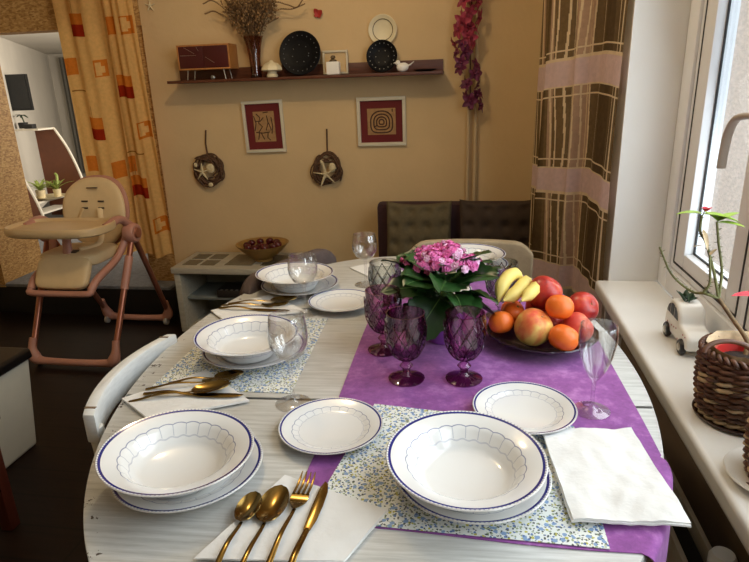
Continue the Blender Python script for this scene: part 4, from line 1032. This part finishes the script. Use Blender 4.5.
# ---------------------------------------------------------------- high chair
HX = -2.005
t = thing('high_chair', 'dusty pink and cream baby high chair with a beige tray by the opening', 'high chair', (HX, 2.8, 0))
for s in (-1, 1):
    part('leg', G().tube([(HX+s*.232, 2.50, .09), (HX+s*.246, 2.80, .63)], .0155, 14), m_hcrose, t, True)
    part('leg', G().tube([(HX+s*.205, 3.11, .08), (HX+s*.246, 2.81, .63)], .0155, 14), m_hcrose, t, True)
    h = part('hub', G().lathe([(0, -.03), (.045, -.03), (.052, -.02), (.052, .02), (.045, .03), (0, .03)], 28, (HX+s*.246, 2.80, .645), rot=R('Y', 90)), m_hcpink, t, True)
    part('hub_cover', G().lathe([(0, .0), (.030, .0), (.026, .010), (0, .012)], 20, (HX+s*.276, 2.80, .645), rot=R('Y', 90*s)), m_hcrose, h, True)
    part('side_arm', G().tube(spline([(HX+s*.235, 2.83, .67), (HX+s*.225, 2.74, .73), (HX+s*.225, 2.62, .715)], 5), .026, 12, sq=.8), m_hcpink, t, True)
    part('seat_bracket', G().tube(spline([(HX+s*.22, 2.80, .64), (HX+s*.19, 2.72, .53), (HX+s*.175, 2.56, .47), (HX+s*.165, 2.50, .425)], 5), .019, 12), m_hcpink, t, True)
    part('leg_sleeve', G().tube([(HX+s*.2395, 2.66, .378), (HX+s*.2435, 2.745, .531)], .0205, 14), m_hcpink, t, True)
for yy, wd, nm in ((2.49, .235, 'front_base'), (3.115, .207, 'rear_base')):
    k = 1 if yy < 3 else -1
    pts = spline([(HX-wd, yy+.03*k, .15), (HX-wd, yy+.008*k, .085), (HX-wd+.025, yy, .042), (HX-wd+.10, yy, .034), (HX, yy, .032), (HX+wd-.10, yy, .034), (HX+wd-.025, yy, .042), (HX+wd, yy+.008*k, .085), (HX+wd, yy+.03*k, .15)], 5)
    n = len(pts); part(nm, G().tube(pts, [.018+.012*math.exp(-((abs(i/(n-1)-.5)-.30)/.09)**2) for i in range(n)], 14), m_hcpink, t, True, ang=60)
    for s in (-1, 1):
        part('caster', G().lathe([(0, -.010), (.020, -.010), (.022, -.006), (.022, .006), (.020, .010), (0, .010)], 18, (HX+s*(wd-.012), yy+.025*k, .0225), rot=R('Y', 90)), m_hcwheel, t, True)
part('foot_bar', G().tube(spline([(HX-.165, 2.50, .425), (HX-.155, 2.485, .412), (HX, 2.482, .41), (HX+.155, 2.485, .412), (HX+.165, 2.50, .425)], 5), .016, 12), m_hcpink, t, True)
part('leg_rest', superblob((HX+.0, 2.545, .500), (.285, .05, .17), .4, 36, 14, rot=R('X', -32)), m_hccream, t, True)
part('seat', superblob((HX, 2.70, .555), (.33, .27, .07), .4, 36, 14), m_hccream, t, True)
def egg(p):
    q = p.z/.2; return Vector((p.x*(1-.10*max(0, -q)), p.y+.10*(p.x/.19)**2*-.35, p.z))
bk = part('backrest', superblob((HX+.005, 2.895, .735), (.365, .075, .375), .86, 44, 20, rot=R('X', -10), fn=egg), m_hccream, t, True)
part('back_shell', superblob((HX+.005, 2.925, .735), (.385, .06, .39), .86, 44, 20, rot=R('X', -10), fn=egg), m_hcpink, t, True)
g = G()
for sx in (-1, 1):
    for zz in (.765, .80): g.box((HX+.008+sx*.048, 2.853+.018*(zz-.745)/.1+.004, zz), (.034, .010, .008))
g.box((HX+.008, 2.878, .87), (.06, .012, .004))
part('strap_slot', g, m_hcdark, bk, True, bevel=.001)
for sx in (-1, 1):
    part('harness_strap', G().tube(spline([(HX+sx*.05, 2.855, .765), (HX+sx*.075, 2.80, .67), (HX+sx*.09, 2.74, .605), (HX+sx*.04, 2.64, .597)], 5), .014, 8, sq=.25), m_hccream, t, True)
part('buckle', G().box((HX+.03, 2.615, .583), (.035, .035, .03)), m_hcdark, t, True, bevel=.006)
part('crotch_post', G().tube([(HX, 2.60, .55), (HX, 2.615, .66), (HX, 2.62, .70)], [.028, .022, .022], 14, sq=.7), m_hcpink, t, True)
poly = []
for k in range(64):
    a = 2*PI*k/64; c, d = math.cos(a), math.sin(a); e = .62
    poly.append((math.copysign(abs(c)**e, c)*.258, math.copysign(abs(d)**e, d)*.145))
tr = G(); n = 64
rings = [(.94, .700), (1.0, .708), (1.005, .724), (1.0, .740), (.975, .744), (.95, .738), (.93, .728), (.5, .726)]
vs = [Vector((HX+.012+x*s, 2.575+y*s, z)) for s, z in rings for x, y in poly]
fs = [(j*n+k, j*n+(k+1) % n, (j+1)*n+(k+1) % n, (j+1)*n+k) for j in range(len(rings)-1) for k in range(n)]+[list(range(n))[::-1], [(len(rings)-1)*n+k for k in range(n)]]
tr.add(vs, fs); part('tray', tr, m_hctray, t, True, ang=50)
# ---------------------------------------------------------------- bin and stool at the left edge
t = thing('waste_bin', 'white tapered waste bin with a black bag over its rim at the left edge', 'bin', (-1.90, 1.66, 0))
def tap(x0, x1, y0, y1, z0, z1, sh):
    g = G(); vs = []
    for z, s in ((z0, sh), (z1, 0)): vs += [(x0+s, y0+s, z), (x1-s, y0+s, z), (x1-s, y1-s, z), (x0+s, y1-s, z)]
    return g.add(vs, [(3, 2, 1, 0), (4, 5, 6, 7), (0, 1, 5, 4), (1, 2, 6, 5), (2, 3, 7, 6), (3, 0, 4, 7)])
part('body', tap(-2.03, -1.69, 1.46, 1.865, 0, .385, .03), m_bin, t, True, bevel=.018, bseg=3)
part('bag_rim', tap(-2.036, -1.684, 1.454, 1.871, .372, .415, -.004), m_binlid, t, True, bevel=.014, bseg=3)
t = thing('wooden_stool', 'red-brown wooden stool at the left edge, before the white bin', 'stool', (-1.60, 1.26, 0))
part('seat', G().box((-1.61, 1.25, .40), (.34, .34, .03)), m_redwood, t, True, bevel=.006)
for sx in (-1, 1):
    for sy in (-1, 1): part('leg', G().box((-1.61+sx*.135, 1.25+sy*.135, .1925), (.04, .04, .385)), m_redwood, t, True, bevel=.004)
# ---------------------------------------------------------------- other room
t = thing('television', 'flat black television on the white wall of the other room', 'television', (-4.50, 5.40, 1.385)); t.rotation_euler = (0, 0, math.radians(8))
part('body', G().box((0, 0, 0), (.52, .035, .335)), m_black, t, bevel=.004); part('screen', G().box((0, -.0185, .004), (.495, .002, .305)), m_tvscreen, t, ang=0)
part('wall_arm', G().box((-.05, .07, 0), (.06, .12, .06)), m_steel, t, ang=0)
t = thing('corner_shelf_unit', 'shelf unit with curved brown side panels and white edges in the other room', 'shelf unit', (-4.1, 5.1, .204))
def curved_panel(y, front, backx, z0, ztop, dx=0):
    pts = spline([Vector((a, 0, b)) for a, b in front], 6)
    return [(backx, z0)]+[(p.x, p.z) for p in pts]+[(backx, ztop)]
FR = [(-3.72, .206), (-3.745, .38), (-3.766, .55), (-3.815, .73), (-3.877, .89), (-3.965, 1.045)]
for y, dx, nm in ((5.30, 0, 'side_panel'), (4.88, -.16, 'side_panel')):
    fr = [(a+dx if dx else a, b) for a, b in FR]
    if dx: fr = [(-3.93, .206), (-3.955, .34), (-4.0, .48), (-4.075, .655)]
    poly = curved_panel(y, fr, -4.17 if not dx else -4.145, .206, fr[-1][1])
    p = part(nm, G().prism(poly, .018, lambda a, b, c: Vector((a, y+c, b))), m_desk, t, True, ang=20)
    e = G(); sp = spline([Vector((a, y+.009, b)) for a, b in fr], 6)+([Vector((-4.165, y+.009, 1.045))] if not dx else [])
    e.tube(sp, .0125, 8); part('edge_band', e, m_deskedge, p, True, ang=60)
part('shelf_board', G().box((-4.05, 5.1, .40), (.17, .40, .016)), m_deskedge, t, True, ang=0)
part('shelf_board', G().box((-4.035, 5.1, .30), (.17, .40, .016)), m_deskedge, t, True, ang=0)
part('top_board', G().box((-4.10, 5.2, 1.05), (.26, .22, .014)), m_deskedge, t, True, ang=0)
solo('black_box', G().box((0, 0, .02), (.09, .06, .04)), m_black, 'small black box on top of the curved shelf unit below the television', 'box', (-4.13, 5.20, 1.0575), bevel=.004)
def leafy(t, n, L, W, z, el, seed, m, droop=.5):
    rnd = random.Random(seed)
    for k in range(n):
        a = 2*PI*k/n+rnd.uniform(-.3, .3); q = G().sheet(4, 10, leaf_grid(L*rnd.uniform(.75, 1.1), W, .3, droop)); q.xf(place_leaf((0, 0, z), a, math.radians(el+rnd.uniform(-15, 15)))); part('leaf', q, m, t, ang=60)
solo('tray', G().lathe([(0, 0), (.09, 0), (.14, .022), (.143, .026), (.136, .024), (.088, .006), (0, .005)], 32), m_cream, 'shallow cream dish under the potted plants on the curved shelf unit', 'dish', (-3.99, 5.10, .4085))
t = thing('shelf_plant', 'spiky pale green plant in a small cream pot on the curved shelf unit, left one', 'potted plant', (-4.03, 5.03, .417)); part('pot', G().lathe([(0, 0), (.035, 0), (.045, .085), (.042, .085), (.033, .07), (0, .07)], 24), m_cream, t); leafy(t, 16, .15, .03, .075, 55, 3, m_green2)
t = thing('shelf_plant', 'pale green plant with a curled shoot in a cream pot on the curved shelf unit', 'potted plant', (-3.945, 5.15, .417)); part('pot', G().lathe([(0, 0), (.03, 0), (.037, .075), (.034, .075), (.028, .06), (0, .06)], 24), m_cream, t); leafy(t, 14, .17, .03, .065, 50, 6, m_green2)
part('shoot', G().tube(spline([(0, 0, .06), (.0, .03, .15), (-.01, .05, .20), (-.03, .05, .215)], 6), [.012]*18+[.004], 8), m_green2, t)
t = thing('trailing_plant', 'small dark trailing plant under the television', 'plant', (-4.36, 5.40, 1.12)); leafy(t, 10, .07, .03, .05, 20, 8, m_leaf); part('stem', G().tube([(0, .03, -.05), (0, .0, .05)], .006, 6), m_leaf, t)
part('pot', G().lathe([(0, -.07), (.04, -.07), (.045, -.015), (0, -.015)], 18), m_black, t)
gc = G().sheet(60, 4, lambda u, v: Vector((-5.72+.36*u, 8.03+.02*math.sin(u*40), .25+1.6*v)))
solo('grey_curtain', gc, m_greycurt, 'plain grey curtain on the far wall of the other room', 'curtain', (0, 0, 0), ang=80)
# ---------------------------------------------------------------- radiator under the sill
t = thing('radiator', 'flat panel radiator under the windowsill, close to the table', 'radiator', (.46, .75, .0))
for xx in (.435, .495): part('panel', G().box((xx, .72, .26), (.012, 1.46, .32)), m_rad, t, True, bevel=.004)
part('fins', G().box((.465, .72, .25), (.04, 1.40, .28)), m_black, t, True, ang=0)
v = part('valve', G().tube([(.465, .95, .39), (.465, .95, .458)], .012, 10), m_steel, t, True)
part('thermostat_knob', G().lathe([(0, .455), (.020, .455), (.024, .463), (.024, .502), (.019, .512), (0, .514)], 20, (.465, .95, 0)), m_upvc, v, True)
for yy in (.1, 1.35): part('foot', G().box((.465, yy, .06), (.05, .03, .12)), m_rad, t, True, ang=0)
# ---------------------------------------------------------------- things on the windowsill
WZ = .6602
t = thing('toy_car_planter', 'white ceramic toy car with black windows carrying a small succulent, on the windowsill', 'toy car', (.570, 1.545, WZ)); t.scale = (.86, .96, .97)
prof = [(-.092, .018), (-.095, .038), (-.088, .055), (-.060, .064), (-.030, .068), (-.018, .090), (.005, .112), (.035, .117), (.065, .110), (.085, .085), (.094, .055), (.094, .018)]
sp = [(p.x, p.z) for p in spline([Vector((a, 0, b)) for a, b in prof], 4)]
part('body', G().prism(sp, .076, lambda a, b, c: Vector((-.038+c, a, b))), m_whitecer, t, bevel=.012, bseg=3, ang=60)
for sx in (-1, 1):
    g = G()
    for poly in ([(-.012, .074), (-.003, .092), (.012, .103), (.018, .103), (.018, .074)], [(.024, .074), (.024, .105), (.040, .106), (.050, .103), (.050, .074)], [(.056, .074), (.056, .101), (.068, .094), (.076, .080), (.077, .074)]):
        g.prism(poly, .002, lambda a, b, c: Vector((sx*(.0372+c), a, b)))
    part('window', g, m_carwin, t, ang=0)
    for yy in (-.062, .060):
        wv = part('wheel', G().lathe([(0, -.008), (.018, -.008), (.021, -.004), (.021, .004), (.018, .008), (0, .008)], 20, (sx*.038, yy, .0212), rot=R('Y', 90)), m_carwin, t)
        part('hubcap', G().lathe([(0, .0), (.011, 0), (.008, .003), (0, .004)], 14, (sx*.0462, yy, .0212), rot=R('Y', 90*sx)), m_steel, wv)
g = G(); rnd = random.Random(2)
for k in range(9): g.lathe([(0, 0), (.0022, 0), (.002, .001), (0, .0015)], 8, (-.0375-.0012, -.08+.018*k, .038+rnd.uniform(-.012, .018)), rot=R('Y', -90))
part('painted_dot', g, m_cardot, t)
0 and part('windscreen', G().prism([(-.03, 0), (.03, 0), (.026, .024), (-.026, .024)], .002, lambda a, b, c: Vector((a, -.0245+b*.42-c, .070+b))), m_carwin, t, ang=0)
rnd = random.Random(8)
for k in range(18):
    q = G().sheet(4, 6, leaf_grid(.032, .010, .35, .2)); q.xf(place_leaf((rnd.uniform(-.012, .012), .035+rnd.uniform(-.025, .02), .116), rnd.uniform(0, 6.28), rnd.uniform(.3, 1.2))); part('succulent_leaf', q, m_succ, t, solid=-.0015)
def basket(lab, x, y, z, r, h, seed, pot=True, loop=True):
    t = thing('wicker_basket', lab, 'basket', (x, y, z)); rnd = random.Random(seed); rows = 11; st = 20
    def rad(v): return r*(.84+.20*math.sin(PI*min(1, v*.62+.08)))
    g = G()
    for j in range(rows):
        v = (j+.6)/(rows+.2); zz = v*h; n = 120
        for strand in (0, 1):
            pts = [((rad(v)+.0042*math.sin(st/2*a+PI*(j+strand)))*math.cos(a), (rad(v)+.0042*math.sin(st/2*a+PI*(j+strand)))*math.sin(a), zz+.0035*(strand*2-1)*math.cos(st/2*a+PI*j)*.7+.0012*math.sin(a*3+j)) for a in [2*PI*k/n for k in range(n+1)]]
            g.tube(pts, .0042*rnd.uniform(.85, 1.15), 6, mi=1 if rnd.random() < .16 else 0, caps=False)
    part('woven_wall', g, [m_wicker, m_wickerpale], t, ang=60)
    g = G()
    for k in range(st):
        a = 2*PI*k/st; g.tube([(rad(v)*math.cos(a), rad(v)*math.sin(a), v*h) for v in (0, .25, .5, .75, 1.0)], .003, 6)
    part('stakes', g, m_wicker, t)
    g = G()
    for ph in (0, PI):
        pts = [((rad(1)+.005*math.sin(18*a+ph))*math.cos(a), (rad(1)+.005*math.sin(18*a+ph))*math.sin(a), h+.002+.005*math.cos(18*a+ph)) for a in [2*PI*k/200 for k in range(201)]]
        g.tube(pts, .0045, 6, caps=False)
    part('braided_rim', g, m_wicker if loop else m_wickerpale, t, ang=60)
    part('bottom', G().lathe([(0, .001), (rad(0)*.98, .001), (rad(0)*.98, .007), (0, .007)], 30), m_wicker, t)
    part('lining', G().lathe([(r*.70, h*.5), (r*.90, h+.012), (r*.93, h+.016), (r*.87, h+.010), (r*.68, h*.5)], 40, fn=lambda a, z, j, k: 1+.03*math.sin(a*7)+.02*math.sin(a*13)), m_wickerpale, t)
    if loop:
        pts = [(-r*.55+.05*math.cos(a)*.9, -r*.25+.012*math.sin(a), h+.004+.022*math.sin(a)) for a in [PI*k/16 for k in range(17)]]
        part('handle', G().tube(pts, .0052, 8), m_wicker, t, ang=60)
    part('inner_pot', G().lathe([(0, .02), (r*.55, .02), (r*.70, h*.93), (r*.74, h*.93), (r*.74, h*.97), (r*.68, h*.97), (r*.64, h*.85), (0, h*.85)], 36), m_redpot, t)
    part('soil', G().lathe([(0, h*.851), (r*.63, h*.852), (r*.4, h*.87), (0, h*.88)], 24), m_soil, t)
    return t
solo('drip_saucer', G().lathe([(0, .001), (.070, 0), (.078, .003), (.081, .010), (.079, .011), (.073, .0065), (0, .006)], 48), m_coaster, 'dark brown drip saucer under the larger wicker basket on the windowsill', 'saucer', (.556, 1.183, WZ)); bpy.context.scene.objects['drip_saucer'].scale = (1.06, 1.06, 1)
basket('brown wicker basket planter on a dark saucer, behind the one at the right edge', .555, 1.185, WZ+.0066, .080, .140, 4)
t = thing('thorny_plant', 'bare thorny stemmed plant with a few pale green leaves in the wicker basket', 'plant', (.565, 1.215, .788))
def thorny(pts, r0, r1, m, th=True, seed=1):
    rnd = random.Random(seed); sp = spline(pts, 6); n = len(sp); g = G().tube(sp, [r0+(r1-r0)*i/(n-1) for i in range(n)], 8)
    if th:
        for i in range(1, n):
            for q in range(2):
                d = Vector((rnd.uniform(-1, 1), rnd.uniform(-1, 1), rnd.uniform(-.2, .8))).normalized(); p = sp[i-1].lerp(sp[i], q*.5); g.tube([p, p+d*(r0+.005)], [.0011, .0003], 4)
    return part('stem', g, m, t, True, ang=60)
fk = (.519, 1.27, .890)
thorny([(.565, 1.215, .786), (.570, 1.23, .812), (.545, 1.255, .852), fk], .0050, .0042, m_stembark, False)
thorny([fk, (.505, 1.28, .947), (.482, 1.28, 1.008), (.470, 1.285, 1.030), (.470, 1.29, 1.064)], .0032, .0026, m_stem, True, 2)
thorny([fk, (.521, 1.28, .946), (.507, 1.28, 1.005), (.497, 1.28, 1.052)], .0031, .0025, m_stem, True, 3)
thorny([fk, (.490, 1.27, .90), (.475, 1.30, .894), (.434, 1.31, .928), (.405, 1.32, .987)], .0032, .0018, m_stem, True, 4)
thorny([(.488, 1.272, .901), (.497, 1.27, .925), (.489, 1.27, .984)], .003, .0022, m_stem, True, 5)
def wleaf(p, az, el, L, W, m=None, nm='leaf'):
    q = G().sheet(6, 10, leaf_grid(L, W, .3, .18)); q.xf(place_leaf(p, az, el)); part(nm, q, m or m_greydk, t, True, ang=60)
wleaf((.472, 1.29, 1.066), PI-.2, .12, .050, .026); wleaf((.472, 1.288, 1.066), -.15, -.05, .072, .034); wleaf((.498, 1.28, 1.053), .25, .5, .048, .026); wleaf((.50, 1.28, 1.052), 2.4, .7, .035, .02)
wleaf((.498, 1.28, 1.050), -.5, .1, .05, .024); wleaf((.474, 1.285, 1.035), -1.2, -.9, .045, .012, m_wickerpale); wleaf((.489, 1.27, .984), .4, .8, .02, .010, m_wickerpale); wleaf((.478, 1.28, 1.0), 3.0, .1, .02, .008, m_wickerpale)
for a in range(4): wleaf((.476, 1.287, 1.072), a*1.6, .8, .014, .014, m_redfl, 'flower_petal')
thorny([(.470, 1.288, 1.060), (.474, 1.288, 1.073)], .0015, .0012, m_stem, False)
t = solo('saucer', G().lathe([(0, .002), (.045, .001), (.048, 0), (.052, .003), (.078, .014), (.086, .017), (.084, .0195), (.075, .016), (.05, .007), (0, .006)], 48), m_whitecer, 'white saucer with a dark spot under the wicker basket at the right edge', 'saucer', (.536, .962, WZ))
part('painted_spot', superblob((-.058, -.030, .0115), (.018, .026, .003), 1, 14, 6, rot=R('Z', 20)), m_artline, t)
basket('brown wicker basket planter on a white saucer, at the right edge of the windowsill', .552, .965, WZ+.0068, .067, .155, 9, loop=False)
t = thing('red_flowered_plant', 'plant with red bracts in the basket at the right edge', 'plant', (.548, .985, .802))
thorny([(.548, .985, .80), (.535, .99, .90), (.500, 1.00, .985)], .005, .003, m_stem, True, 12); thorny([(.548, .985, .80), (.56, 1.0, .9), (.553, 1.0, 1.03)], .005, .003, m_stem, True, 13)
for p, az, el, L, W, m in [((.498, 1.0, .985), PI, .25, .07, .034, m_redfl), ((.498, 1.0, .980), PI+.5, -.5, .062, .032, m_redfl), ((.508, 1.0, .985), -.2, .3, .05, .024, m_redfl), ((.512, 1.0, .98), -1.4, -.6, .045, .02, m_redfl), ((.553, 1.0, 1.03), PI, .15, .055, .02, m_greydk), ((.553, 1.0, 1.03), .3, .5, .05, .02, m_greydk)]: wleaf(p, az, el, L, W, m, 'bract' if m is m_redfl else 'leaf')
